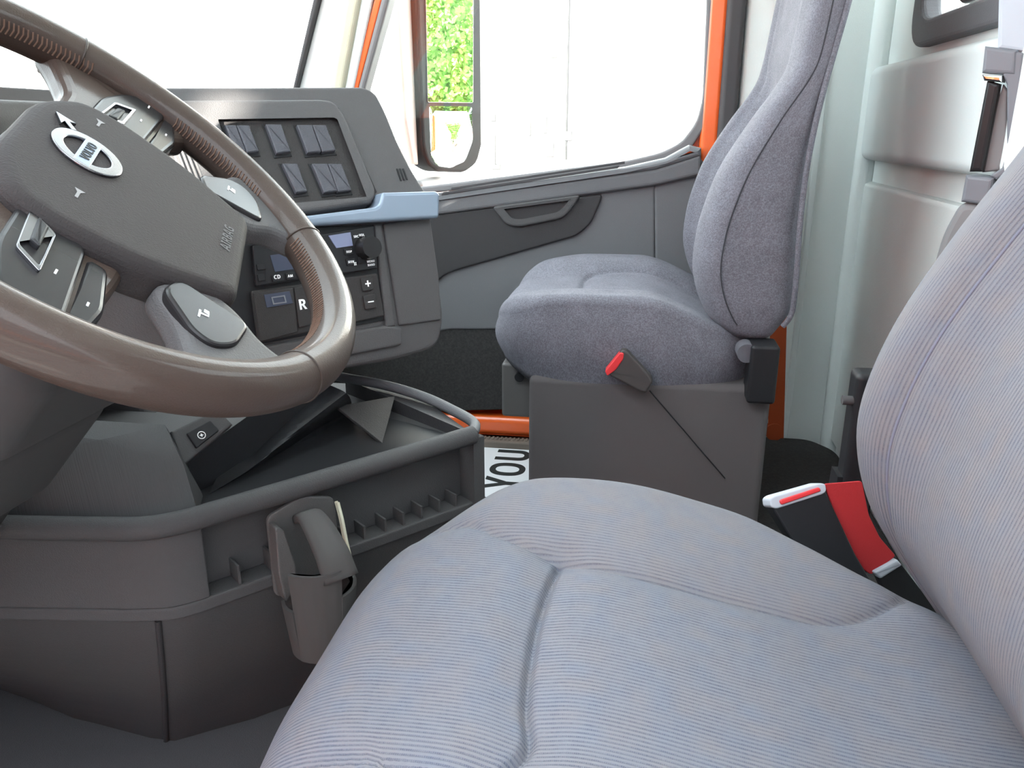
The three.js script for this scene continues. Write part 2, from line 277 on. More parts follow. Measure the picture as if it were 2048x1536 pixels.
  obj('windscreen_seal', slab('DI', [[-0.4605,1.2452],[-0.7554,0.4651],[-0.8197,0.2819],[-0.8723,0.1226],[-0.8594,0.1227],[-0.8097,0.2818],[-0.7422,0.4649],[-0.4487,1.2442]], 0.04, { bevel: 0.004, n: 0.012 }), M.rubber, a);
  const ws = struct('window_1', 'broad sloping windscreen at the front of the cab', 'windscreen');
  obj('pane', plate([[-1.13, 0.8, -1.93], [-1.13, 0.8, -0.2], [-0.52, 1.72, -0.2], [-0.52, 1.72, -1.93]], 0.005, { bevel: 0.001 }), M.glass, ws);
  const fw = struct('wall_front', 'dark lower bulkhead under the windscreen', 'bulkhead');
  obj('bulkhead', box(-1.2, -1.12, -0.06, 0.8, -2.0, -0.16, 0.01), M.carpet, fw);
  obj('footwell_side', box(-1.15, -0.5, 0.0, 0.36, -1.97, -1.93, 0.01), M.carpet, fw);

  // driver side: the open doorway behind the camera
  const d = struct('wall_driver', 'pale posts of the open driver doorway', 'door surround');
  obj('rear_post', box(0.22, 0.55, -0.06, 1.75, -0.25, -0.17, 0.02), M.cream, d);
  obj('front_post', plate([[-1.18, 0.75, -0.25], [-1.05, 0.75, -0.25], [-0.46, 1.72, -0.25], [-0.55, 1.72, -0.25]], 0.08, { bevel: 0.01 }), M.cream, d);
  obj('cowl_side', box(-1.18, -0.85, -0.06, 0.76, -0.25, -0.17, 0.02), M.rubberGrey, d);
}
// passenger door with its window
{
  const d = struct('door_1', 'grey passenger door panel with pull handle and orange frame', 'door');
  const hole = [[-0.3229,1.1826],[-0.5961,0.4685],[-0.6496,0.3296],[-0.667,0.1362],[-0.6402,0.0411],[-0.525,0.0508],[-0.0412,0.1141],[0.0384,0.1324],[0.0847,0.1559],[0.1154,0.1995],[0.1253,0.2478],[0.1191,0.4531],[0.0774,1.1511]];
  const shellHole = [[-0.3309,1.1926],[-0.6116,0.4688],[-0.6656,0.3298],[-0.6869,0.1243],[-0.6611,0.0141],[-0.526,0.0244],[-0.0401,0.0881],[0.0514,0.1057],[0.106,0.1394],[0.1336,0.1941],[0.1429,0.2477],[0.135,0.4527],[0.0907,1.1592]];
  obj('door_shell', slab('DR', [[-0.3472,1.2928],[-0.6518,0.5011],[-0.7153,0.2744],[-0.8006,-0.01],[-0.8148,-0.5627],[0.1867,-0.5053],[0.2094,0.1068],[0.1181,1.2523]], 0.04, { holes: [shellHole], hr: 0.02, bevel: 0.003, n: -0.006 }), M.orange, d);
  obj('window_surround', slab('DR', [[-0.3348,1.2149],[-0.608,0.4688],[-0.6619,0.3297],[-0.6785,0.1361],[-0.6608,0.019],[-0.0401,0.0881],[0.0509,0.1146],[0.1111,0.1482],[0.138,0.1941],[0.1473,0.2477],[0.1403,0.4526],[0.0938,1.1802]], 0.03, { holes: [hole], hr: 0.02, bevel: 0.005, n: 0.012 }), M.rubberGrey, d);
  // sill capping with ventilation slot
  obj('sill', slab('DI', [[-0.7805,-0.011],[-0.5,0.0323],[-0.0396,0.1028],[0.0492,0.1231],[0.1004,0.1514],[0.1271,0.1451],[0.1284,0.1279],[0.0283,0.0967],[-0.5003,0.0229],[-0.7819,-0.0292]], 0.05, { bevel: 0.012, n: 0.016, seg: 4 }), M.doorSill, d);
  for (const [k, q] of [[[-0.4628,0.0433],[-0.0511,0.1072],[-0.0553,0.1005],[-0.4679,0.0362]], [[-0.4442,0.0539],[-0.0401,0.116],[-0.0399,0.1105],[-0.4444,0.0481]]].entries()) obj('sill_groove', slab('DI', q, 0.004, { bevel: 0.001, n: 0.014 + 0.004 * (1 - k) }), M.rubber, d);
  obj('upper_band', slab('DI', [[-0.7819,-0.0292],[-0.5002,0.0253],[0.0282,0.0989],[0.1281,0.1322],[0.1313,0.0866],[0.0302,0.0625],[-0.5015,-0.0149],[-0.7848,-0.066]], 0.045, { bevel: 0.008, n: 0.012 }), M.doorTrim, d);
  obj('lower_panel', slab('DI', [[-0.7846,-0.0636],[-0.5014,-0.0101],[0.03,0.0658],[0.0486,-0.2767],[-0.4589,-0.2965],[-0.808,-0.3638]], 0.03, { bevel: 0.006, n: -0.002 }), M.doorTrim, d);
  obj('rear_panel', slab('DI', [[0.0264,0.0901],[0.1288,0.1214],[0.1503,0.0977],[0.1779,-0.2716],[0.051,-0.2766]], 0.03, { bevel: 0.006, n: -0.001 }), M.doorTrim, d);
  obj('pocket_panel', slab('DI', [[-0.7976,-0.2309],[-0.7846,-0.0636],[-0.499,-0.0125],[-0.0863,0.0421],[-0.112,-0.0235],[-0.1326,-0.0436],[-0.15,-0.0557],[-0.449,-0.147],[-0.4745,-0.1601],[-0.5074,-0.1961]], 0.02, { bevel: 0.004, r: 0.015, n: 0.006, holes: [[[-0.3418,0.0088],[-0.143,0.038],[-0.1611,0.0137],[-0.1841,-0.0097],[-0.2816,-0.0312],[-0.3082,-0.027]]], hr: 0.012 }), M.doorDark, d);
  const h = obj('pull_handle', slab('DI', [[-0.3491,0.011],[-0.1361,0.0415],[-0.154,0.0138],[-0.1769,-0.0142],[-0.2816,-0.0371],[-0.313,-0.0329]], 0.02, { bevel: 0.006, r: 0.015, n: 0.014, holes: [[[-0.3298,0.0101],[-0.1522,0.0356],[-0.1658,0.016],[-0.1865,-0.0051],[-0.2793,-0.0241],[-0.3033,-0.021]]], hr: 0.012 }), M.dash, d);
  obj('handle_cup', slab('DI', [[-0.3479,0.0099],[-0.1384,0.0403],[-0.1564,0.0138],[-0.1793,-0.0119],[-0.2816,-0.0347],[-0.3106,-0.0305]], 0.01, { bevel: 0.002, r: 0.012, n: -0.016 }), M.doorTrim, d);
  obj('lower_carpet', slab('DI', [[-0.808,-0.3638],[-0.4587,-0.2861],[0.1771,-0.2618],[0.1922,-0.4633],[-0.8221,-0.545]], 0.02, { bevel: 0.004, n: -0.006 }), M.carpet, d);
  obj('outer_skin', slab('DR', [[-0.8025,-0.035],[0.0514,0.1057],[0.169,0.1941],[0.2535,-0.8851],[-0.8766,-0.9858]], 0.03, { bevel: 0.008, n: -0.045 }), M.orange, d);
  const w = struct('window_2', 'passenger door window looking onto a white lot', 'window');
  obj('pane', slab('DR', hole, 0.004, { bevel: 0.0005, n: -0.02 }), M.glass, w);
  const s = thing('door_step', 'glossy orange door step below the passenger door', 'door step');
  obj('painted_step', box(-0.75, 0.13, 0.022, 0.075, -1.95, -1.905, 0.018), M.orange, s);
  obj('tread_plate', [box(-0.75, 0.13, 0.0, 0.02, -1.905, -1.87, 0.004)], M.tread, s);
  const ribs = []; for (let i = 0; i < 60; i++) ribs.push(box(-0.55 + i * 0.011, -0.545 + i * 0.011, 0.019, 0.022, -1.903, -1.885, 0.0005));
  obj('tread_rib', ribs, M.tread, s).userData.kind = 'stuff';
}
// ---------- dashboard ----------
const WM = frameMatrix('WH');
{
  const t = thing('dashboard', 'grey-brown wraparound dashboard with rocker switches and radio', 'dashboard');
  // instrument hood in front of the driver
  const hood = [[-0.70, 0.53], [-0.726, 0.8], [-0.734, 0.82], [-0.85, 0.82], [-1.12, 0.83], [-1.12, 0.5], [-0.84, 0.5]];
  const hs = slabLocal(hood, 0.78, { r: 0.006, bevel: 0.01, n: 0 }); hs.translate(0, 0, -0.26);
  obj('instrument_hood', hs, M.dashDark, t);
  obj('defroster_strip', box(-1.1, -1.0, 0.82, 0.85, -1.32, -0.9, 0.003), M.mat, t);
  const hs2 = slabLocal([[-0.72, 0.35], [-0.80, 0.66], [-0.86, 0.68], [-1.12, 0.70], [-1.12, 0.28], [-0.8, 0.28]], 0.9, { r: 0.02, bevel: 0.01 }); hs2.translate(0, 0, -1.03);
  obj('passenger_dash', hs2, M.dash, t);
  // upper centre section, leaning back towards the windscreen
  obj('centre_upper', slab('SP', [[-0.3216,0.004],[-0.2737,0.1828],[0.0599,0.1949],[0.0765,0.1852],[0.0811,0.1529],[0.0819,0.0937],[0.0883,0.0493],[0.097,0.0148],[0.09,0.002]], 0.13, { r: [0.01, 0.01, 0.03, 0.04, 0.06, 0.08, 0.08, 0.01, 0.01], bevel: 0.006, n: 0.0, seg: 5 }), M.dash, t);
  const panelHole = [[-0.1847,0.136],[-0.0117,0.1402],[-0.0047,0.1338],[-0.0042,0.0034],[-0.1888,-0.0011]];
  obj('switch_surround', slab('SP', [[-0.2949,0.0019],[-0.2516,0.1581],[-0.0214,0.1652],[-0.0041,0.1615],[0.004,0.1404],[0.0094,0.0183],[-0.0017,0.0017],[-0.1106,-0.0071]], 0.03, { r: [0.005, 0.01, 0.03, 0.04, 0.04, 0.01, 0.01, 0.01], bevel: 0.006, n: 0.01, holes: [panelHole], hr: 0.008, seg: 4 }), M.dash, t);
  obj('switch_panel', slab('SP', [[-0.1874,0.1374],[-0.0096,0.1419],[-0.0023,0.1338],[-0.0025,0.0017],[-0.1909,-0.0037]], 0.02, { n: 0.003, bevel: 0.002 }), M.dashDark, t);
  const rock = [[[-0.1177,0.1235],[-0.0961,0.1234],[-0.0964,0.0823],[-0.1169,0.0798]], [[-0.0742,0.1226],[-0.0521,0.1226],[-0.0525,0.0812],[-0.0737,0.0794]], [[-0.0514,0.1226],[-0.0311,0.1226],[-0.0303,0.0822],[-0.0513,0.0804]], [[-0.1142,0.0648],[-0.0934,0.064],[-0.0933,0.0228],[-0.1093,0.0215]], [[-0.0728,0.0633],[-0.0502,0.0625],[-0.0501,0.021],[-0.0707,0.0192]], [[-0.0494,0.0625],[-0.0293,0.0618],[-0.029,0.0205],[-0.0499,0.0194]], [[-0.1722,0.1221],[-0.1579,0.1221],[-0.1568,0.0838],[-0.1704,0.082]], [[-0.1572,0.122],[-0.1406,0.122],[-0.1396,0.0834],[-0.1561,0.0816]]];
  for (const q of rock) {
    const m = obj('rocker_switch', slab('SP', q, 0.012, { n: 0.0105, bevel: 0.0022, r: 0.001 }), M.rocker, t);
    const c = [0, 1].map((k) => (q[0][k] + q[1][k] + q[2][k] + q[3][k]) / 4), grow = (p) => [p[0] + Math.sign(p[0] - c[0]) * 0.0025, p[1] + Math.sign(p[1] - c[1]) * 0.0035];
    obj('switch_well', slab('SP', q.map(grow), 0.003, { n: 0.0042, bevel: 0.0005 }), M.black, t);
  }
  for (const q of [[[0.0602,0.0561],[0.0627,0.056],[0.0617,0.0364],[0.0592,0.0365]], [[0.0652,0.0559],[0.0678,0.0559],[0.067,0.037],[0.0645,0.0371]], [[0.0703,0.0558],[0.0728,0.0557],[0.0724,0.0376],[0.0699,0.0377]]]) obj('speaker_slot', slab('SP', q, 0.003, { n: 0.0012, bevel: 0 }), M.black, t);
  obj('seam', slab('SP', [[-0.0003,0.1566],[0.0036,0.1567],[0.0142,0.0204],[0.0097,0.019]], 0.003, { n: 0.0012, bevel: 0 }), M.black, t);
  // air vent seen through the wheel
  const vent = obj('air_vent', slab('SP', [[-0.2477,0.109],[-0.2038,0.11],[-0.1997,0.0207],[-0.249,0.0184]], 0.006, { n: 0.012, bevel: 0.002, r: 0.004, holes: [[[-0.2454,0.1048],[-0.2237,0.1052],[-0.2195,0.0247],[-0.2428,0.0234]]] }), M.dash, t);
  const vq = [[-0.2454,0.1048],[-0.2237,0.1052],[-0.2195,0.0247],[-0.2428,0.0234]], mix = (p, q, k) => [p[0] + (q[0] - p[0]) * k, p[1] + (q[1] - p[1]) * k];
  obj('vent_throat', slab('SP', vq, 0.002, { n: 0.002, bevel: 0 }), M.black, vent);
  for (let i = 0; i < 4; i++) { const k = (i + 0.5) / 4; obj('vent_slat', slab('SP', [mix(vq[0], vq[1], k - 0.05), mix(vq[0], vq[1], k + 0.05), mix(vq[3], vq[2], k + 0.05), mix(vq[3], vq[2], k - 0.05)], 0.009, { n: 0.0125, bevel: 0.0006 }), M.dash, vent); }
  // satin strip
  obj('satin_strip', slab('RP', [[-0.1209,0.0612],[-0.1235,0.047],[0.0122,0.0486],[0.2003,0.0452],[0.2077,0.0786],[0.2023,0.0832],[0.1132,0.0856],[0.1058,0.0703],[0.0988,0.0666],[0.004,0.0622]], 0.05, { n: 0.022, r: 0.004, bevel: 0.0048, seg: 5 }), M.silver, t);
  // centre stack
  obj('centre_stack', slab('RP', [[-0.1317,0.0679],[0.2014,0.0516],[0.2015,-0.0435],[0.2006,-0.1031],[0.1834,-0.1411],[0.1143,-0.1467],[0.0263,-0.1447],[-0.1685,-0.1307]], 0.16, { r: [0.005, 0.01, 0.05, 0.03, 0.03, 0.05, 0.02, 0.005], bevel: 0.008, n: 0.0, seg: 4 }), M.dash, t);
  obj('stack_side_panel', slab('RP', [[0.1174,0.0448],[0.1972,0.0476],[0.198,-0.0431],[0.1918,-0.1018],[0.119,-0.0996]], 0.008, { n: 0.004, bevel: 0.003, r: 0.004 }), M.dash, t);
  obj('stack_ridge', slab('RP', [[0.1013,0.0446],[0.1125,0.0445],[0.1116,-0.0984],[0.0959,-0.0989]], 0.01, { n: 0.007, bevel: 0.003 }), M.dash, t);
  obj('stack_bay', slab('RP', [[-0.1101,0.0531],[0.0998,0.0447],[0.0978,-0.0878],[-0.1306,-0.0923]], 0.006, { n: 0.003, bevel: 0.001 }), M.black, t);
  obj('lower_lip', slab('RP', [[-0.1371,-0.0936],[0.0982,-0.0949],[0.1219,-0.1022],[0.1177,-0.1269],[0.0293,-0.1271],[-0.1418,-0.1191]], 0.01, { n: 0.007, bevel: 0.004, r: 0.005 }), M.dash, t);
}
// radio
{
  const t = thing('radio', 'black truck radio with bluish display and round knob in the centre stack', 'radio');
  obj('body', slab('RP', [[-0.0779,0.032],[0.0979,0.0428],[0.0941,-0.0155],[-0.0814,-0.019]], 0.0088, { n: 0.012, bevel: 0.002, r: 0.003 }), M.black, t);
  obj('display', slab('RP', [[0.0265,0.035],[0.0596,0.037],[0.0602,0.0187],[0.0352,0.0177]], 0.002, { n: 0.0132, bevel: 0.0004 }), M.screenBlue, t);
  obj('display_window', slab('RP', [[-0.0576,0.0175],[-0.0109,0.0187],[-0.0105,-0.0028],[-0.0548,-0.0038]], 0.002, { n: 0.0132, bevel: 0.0004 }), M.screen, t);
  const k = new THREE.CylinderGeometry(0.0145, 0.0158, 0.022, 32); k.rotateX(Math.PI / 2); k.applyMatrix4(at2('RP', [0.0779,0.0137], 0.022)); obj('knob', k, M.gloss, t);
  for (const q of [[[0.0453,0.0154],[0.0574,0.0156],[0.0583,0.0074],[0.0461,0.0073]], [[0.0459,0.0019],[0.0597,0.0025],[0.0604,-0.0064],[0.0466,-0.007]], [[0.0643,0.0027],[0.069,0.003],[0.069,-0.0059],[0.0643,-0.0061]], [[-0.0608,-0.0075],[-0.0459,-0.0073],[-0.0454,-0.0157],[-0.0603,-0.0159]], [[-0.0418,-0.0071],[-0.0294,-0.0066],[-0.0288,-0.0151],[-0.0413,-0.0156]], [[-0.0258,-0.0063],[-0.0124,-0.0059],[-0.0125,-0.0144],[-0.0253,-0.0149]], [[-0.0777,0.0082],[-0.0672,0.0084],[-0.0666,0.0007],[-0.0771,0.0006]], [[-0.0787,-0.0042],[-0.0688,-0.0041],[-0.0691,-0.0129],[-0.0783,-0.0131]]]) obj('button', slab('RP', q, 0.003, { n: 0.0145, bevel: 0.0006, r: 0.001 }), M.black, t);
  for (const [s, p, z] of [['SRC', [0.0661,0.0304], 0.0032], ['VOL', [0.0748,0.0317], 0.0032], ['DISP', [0.0521,0.0114], 0.0028], ['SEEK', [0.0528,-0.0022], 0.003], ['II', [0.0583,-0.0055], 0.004], ['MENU', [0.0825,-0.0046], 0.003], ['BAND', [0.0825,-0.0094], 0.003], ['CD', [-0.0539,-0.0102], 0.005], ['AM', [-0.0364,-0.011], 0.0034], ['FM', [-0.0201,-0.0096], 0.0042]]) obj('lettering', text(s, z, 0.0004, at2('RP', p, 0.0146)), M.white, t);
}
{
  const t = thing('gear_selector', 'push button gear selector keypad with R, plus and minus keys', 'gear selector');
  obj('body', slab('RP', [[-0.0881,-0.0239],[0.0931,-0.0217],[0.094,-0.0815],[-0.0902,-0.089]], 0.0068, { n: 0.01, bevel: 0.002, r: 0.003 }), M.dashDark, t);
  obj('left_block', slab('RP', [[-0.0872,-0.0259],[-0.0342,-0.0261],[-0.0375,-0.0833],[-0.0899,-0.0878]], 0.0034, { n: 0.0135, bevel: 0.0015, r: 0.002 }), M.dashDark, t);
  obj('display', slab('RP', [[-0.0748,-0.03],[-0.0404,-0.0299],[-0.0385,-0.0458],[-0.0739,-0.0467]], 0.002, { n: 0.0145, bevel: 0.0004 }), M.screen, t);
  obj('display_figure', slab('RP', [[-0.0663,-0.0343],[-0.048,-0.0341],[-0.0471,-0.0439],[-0.0654,-0.044]], 0.001, { n: 0.0152, bevel: 0, holes: [[[-0.0646,-0.0358],[-0.0497,-0.0358],[-0.0489,-0.0424],[-0.0637,-0.0423]]] }), M.handleGrey, t);
  const keys = [['R', [[-0.0329,-0.0263],[0.0099,-0.0256],[0.0057,-0.074],[-0.0352,-0.0784]], [-0.0251,-0.0489], 0.0135], ['+', [[0.064,-0.0259],[0.0829,-0.0254],[0.0814,-0.0432],[0.0647,-0.0439]], [0.0735,-0.034], 0.013], ['-', [[0.0638,-0.0493],[0.082,-0.0489],[0.0818,-0.0685],[0.0643,-0.0688]], [0.0739,-0.059], 0.013]];
  for (const [s, q, p, z] of keys) { const k = obj('key', slab('RP', q, 0.0034, { n: 0.0135, bevel: 0.0012, r: 0.002 }), M.dashDark, t); obj('lettering', s === '-' ? slab('RP', [[p[0] - 0.0045, p[1] - 0.0008], [p[0] + 0.0045, p[1] - 0.0008], [p[0] + 0.0045, p[1] + 0.0008], [p[0] - 0.0045, p[1] + 0.0008]], 0.0005, { n: 0.0141, bevel: 0 }) : text(s, z, 0.0005, at2('RP', p, 0.0136)), M.white, k); }
}
// ---------- steering wheel ----------
{
  const t = thing('steering_wheel', 'brown-black leather steering wheel with airbag pad and four spokes', 'steering wheel');
  const put = (g) => g.applyMatrix4(WM), ws = (pts, d, o) => put(slabLocal(pts, d, o)), deg = Math.PI / 180;
  const RR = 0.2108, ta = 0.0193, tc = 0.0198;
  const rings = []; const NT = 240, NS = 28;
  for (let i = 0; i < NT; i++) { const th = i / NT * 2 * Math.PI, r = []; for (let j = 0; j < NS; j++) { const p = j / NS * 2 * Math.PI, q = RR + ta * Math.cos(p); r.push(new THREE.Vector3(q * Math.cos(th), q * Math.sin(th), tc * Math.sin(p))); } rings.push(r); }
  rings.push(rings[0]);
  obj('rim', put(loft(rings, (i, j) => [i / NT * 1.3, j / NS * 0.13], false)), M.leather, t);
  for (const a of [17, 162, -57, -123, 50, 130]) { const g = new THREE.TorusGeometry(ta + 0.0003, 0.0011, 6, 40); g.rotateX(Math.PI / 2); g.translate(RR, 0, 0); g.rotateZ(a * deg); obj('rim_seam', put(g), M.leather, t); }
  const st = [];
  for (const [a0, a1] of [[14, 166], [-10, -40], [-60, -120], [-140, -170]]) {
    const n = Math.round(Math.abs(a1 - a0) / 1.15);
    for (let i = 0; i <= n; i++) { const th = (a0 + (a1 - a0) * i / n) * deg, pt = (p, d) => { const q = RR + (ta + 0.0002) * Math.cos(p); return [q * Math.cos(th + d), q * Math.sin(th + d), tc * 1.02 * Math.sin(p)]; };
      st.push(rod(pt(Math.PI - 0.5, 0.008), pt(Math.PI - 0.22, 0), 0.0008, 5), rod(pt(Math.PI - 0.22, 0), pt(Math.PI + 0.06, 0.004), 0.0008, 5)); }
  }
  obj('stitching', put(mergeGeometries(st)), M.thread, t).userData.kind = 'stuff';
  // spokes and hub
  obj('hub', ws([[-0.09, 0.05], [-0.04, 0.066], [0.04, 0.066], [0.09, 0.05], [0.1, -0.03], [0.075, -0.11], [0.04, -0.125], [-0.04, -0.125], [-0.075, -0.11], [-0.1, -0.03]], 0.05, { r: 0.02, bevel: 0.006, n: -0.012 }), M.dash, t);
  for (const s of [-1, 1]) {
    obj('spoke', ws([[s * 0.07, 0.05], [s * 0.13, 0.052], [s * 0.17, 0.072], [s * 0.196, 0.092], [s * 0.207, 0.02], [s * 0.196, -0.055], [s * 0.165, -0.034], [s * 0.12, -0.042], [s * 0.07, -0.045]], 0.026, { r: 0.012, bevel: 0.009, n: -0.001, seg: 4 }), M.leather, t);
    obj('lower_spoke', ws([[s * 0.06, -0.085], [s * 0.1, -0.06], [s * 0.128, -0.082], [s * 0.168, -0.098], [s * 0.17, -0.128], [s * 0.14, -0.158], [s * 0.108, -0.182], [s * 0.098, -0.145], [s * 0.075, -0.125]], 0.024, { r: 0.012, bevel: 0.008, n: 0.004, seg: 4 }), M.dash, t);
    obj('spoke_insert', ws([[s * 0.082, -0.075], [s * 0.106, -0.066], [s * 0.138, -0.092], [s * 0.142, -0.108], [s * 0.128, -0.124], [s * 0.092, -0.132]], 0.012, { r: 0.01, bevel: 0.003, n: 0.0075 }), M.gloss, t);
    const mir = (l) => l.map(([x, y]) => [s * x, y]);
    const pod = obj('switch_pod', ws(mir([[0.0849,0.03],[0.1459,0.028],[0.185,0.0156],[0.2072,-0.0045],[0.2069,-0.0232],[0.0999,-0.016]]), 0.02, { r: 0.012, bevel: 0.003, n: 0.004 }), M.gloss, t);
    obj('lower_switch', ws(mir([[0.1065,-0.0186],[0.2117,-0.0256],[0.1868,-0.0355],[0.156,-0.0406],[0.1083,-0.0333]]), 0.02, { r: 0.006, bevel: 0.004, n: 0.001 }), M.gloss, t);
    obj('toggle_frame', ws(mir([[0.094,0.0231],[0.1447,0.0179],[0.1582,0.0005],[0.1102,0.0031]]), 0.003, { r: 0.003, bevel: 0.0007, n: 0.0065, holes: [mir([[0.1006,0.0212],[0.1413,0.0168],[0.1522,0.0026],[0.1138,0.0047]])], hr: 0.002 }), M.chrome, pod);
    obj('toggle', ws(mir([[0.1037,0.0165],[0.1322,0.0137],[0.1356,0.0073],[0.109,0.0086]]), 0.006, { r: 0.002, bevel: 0.0018, n: 0.0085 }), M.black, pod);
    for (const [[x, y], w] of [[[0.1876,-0.0068], 0.006], [[0.1464,-0.0066], 0.005], [[0.158,-0.0299], 0.004]]) obj('symbol', ws([[s * x - w / 2, y - 0.0007], [s * x + w / 2, y - 0.0007], [s * x + w / 2, y + 0.0007], [s * x - w / 2, y + 0.0007]], 0.0005, { n: y < -0.012 ? 0.0015 : 0.0044, bevel: 0 }), M.white, pod);
    // white thumb symbol on the insert
    obj('symbol', [ws([[s * 0.114 - 0.0045, -0.0945], [s * 0.114 + 0.0045, -0.0945], [s * 0.114 + 0.0045, -0.093], [s * 0.114 - 0.0045, -0.093]], 0.0005, { n: 0.008, bevel: 0 }), ws([[s * 0.112 - 0.0008, -0.1005], [s * 0.112 + 0.0008, -0.1005], [s * 0.113 + 0.0008, -0.0945], [s * 0.113 - 0.0008, -0.0945]], 0.0005, { n: 0.008, bevel: 0 }), ws([[s * 0.112 + 0.002, -0.1005], [s * 0.112 + 0.006, -0.1], [s * 0.112 + 0.006, -0.0965], [s * 0.112 + 0.0025, -0.0965]], 0.0005, { n: 0.008, bevel: 0 })], M.white, t);
  }
  const padPts = [[-0.055, 0.062], [0.055, 0.062], [0.098, 0.04], [0.106, 0.01], [0.1, -0.05], [0.07, -0.12], [-0.07, -0.12], [-0.1, -0.05], [-0.106, 0.01], [-0.098, 0.04]];
  obj('airbag_pad', ws(padPts, 0.035, { r: [0.06, 0.06, 0.04, 0.03, 0.03, 0.014, 0.014, 0.03, 0.03, 0.04], bevel: 0.012, n: 0.012, seg: 6 }), M.pad, t);
  // emblem: oval ring with arrow and name band
  const e = [0.006, 0.0135], R0 = 0.0258, circ = (r, n = 48) => Array.from({ length: n }, (_, i) => [e[0] + r * Math.cos(i / n * 2 * Math.PI), e[1] + r * Math.sin(i / n * 2 * Math.PI)]);
  const em = obj('emblem', ws(circ(R0), 0.004, { n: 0.0145, bevel: 0.001, holes: [circ(0.0172)] }), M.chrome, t);
  obj('name_band', ws([[e[0] - 0.0225, e[1] - 0.006], [e[0] + 0.0225, e[1] - 0.006], [e[0] + 0.0225, e[1] + 0.006], [e[0] - 0.0225, e[1] + 0.006]], 0.0035, { n: 0.0146, bevel: 0.0006 }), M.silver, em);
  obj('emblem_name', text('VOLVO', 0.0068, 0.0005, WM.clone().multiply(new THREE.Matrix4().makeTranslation(e[0], e[1], 0.0146))), M.ink, em);
  obj('emblem_arrow', ws([[0.0185, 0.0165], [0.0255, 0.0235], [0.019, 0.0245], [0.0325, 0.0315], [0.0325, 0.0165], [0.0285, 0.0205], [0.0215, 0.0135]].map(([x, y]) => [e[0] + x, e[1] + y]), 0.003, { n: 0.0147, bevel: 0.0005 }), M.chrome, em);
  obj('airbag_lettering', text('AIRBAG', 0.0085, 0.0005, WM.clone().multiply(new THREE.Matrix4().makeTranslation(0.008, -0.1, 0.0119))), M.rubber, t);
  for (const [x, y] of [[-0.058, 0.005], [0.068, 0.018]]) {
    const q = (pts) => ws(pts.map(([a, b]) => [x + a * 0.9, y + b * 0.9]), 0.0006, { n: 0.0124, bevel: 0 });
    obj('horn_symbol', [q([[-0.006, -0.0012], [0.003, -0.0012], [0.003, 0.0012], [-0.006, 0.0012]]), q([[0.003, -0.0012], [0.0075, -0.004], [0.0075, 0.004], [0.003, 0.0012]])], M.rubberGrey, t);
  }
}
{
  const t = thing('steering_column', 'brown-grey steering column shroud below the wheel', 'steering column');
  const n = new THREE.Vector3(Math.cos(48.3 * Math.PI / 180), Math.sin(48.3 * Math.PI / 180), 0), v = new THREE.Vector3(-n.y, n.x, 0), u = new THREE.Vector3(0, 0, -1);
  const m = new THREE.Matrix4().makeBasis(u, v, n).setPosition(-0.403, 0.752, -0.556), cb = (w, h, d, z, y = 0, r = 0.025) => new RoundedBoxGeometry(w, h, d, 4, r).translate(0, y, z).applyMatrix4(m);
  obj('collar', (() => { const g = new THREE.CylinderGeometry(0.05, 0.06, 0.05, 32); g.rotateX(Math.PI / 2); return g.translate(0, -0.01, -0.075).applyMatrix4(m); })(), M.black, t);
  obj('upper_shroud', cb(0.19, 0.16, 0.12, -0.15, -0.01, 0.03), M.console, t);
  obj('lower_shroud', cb(0.17, 0.15, 0.16, -0.26, -0.01, 0.03), M.console, t);
  obj('column_boot', cb(0.14, 0.13, 0.16, -0.38, -0.01, 0.03), M.dashDark, t);
  obj('stalk', rod([-0.5, 0.63, -0.47], [-0.52, 0.66, -0.3], 0.008), M.black, t);
}
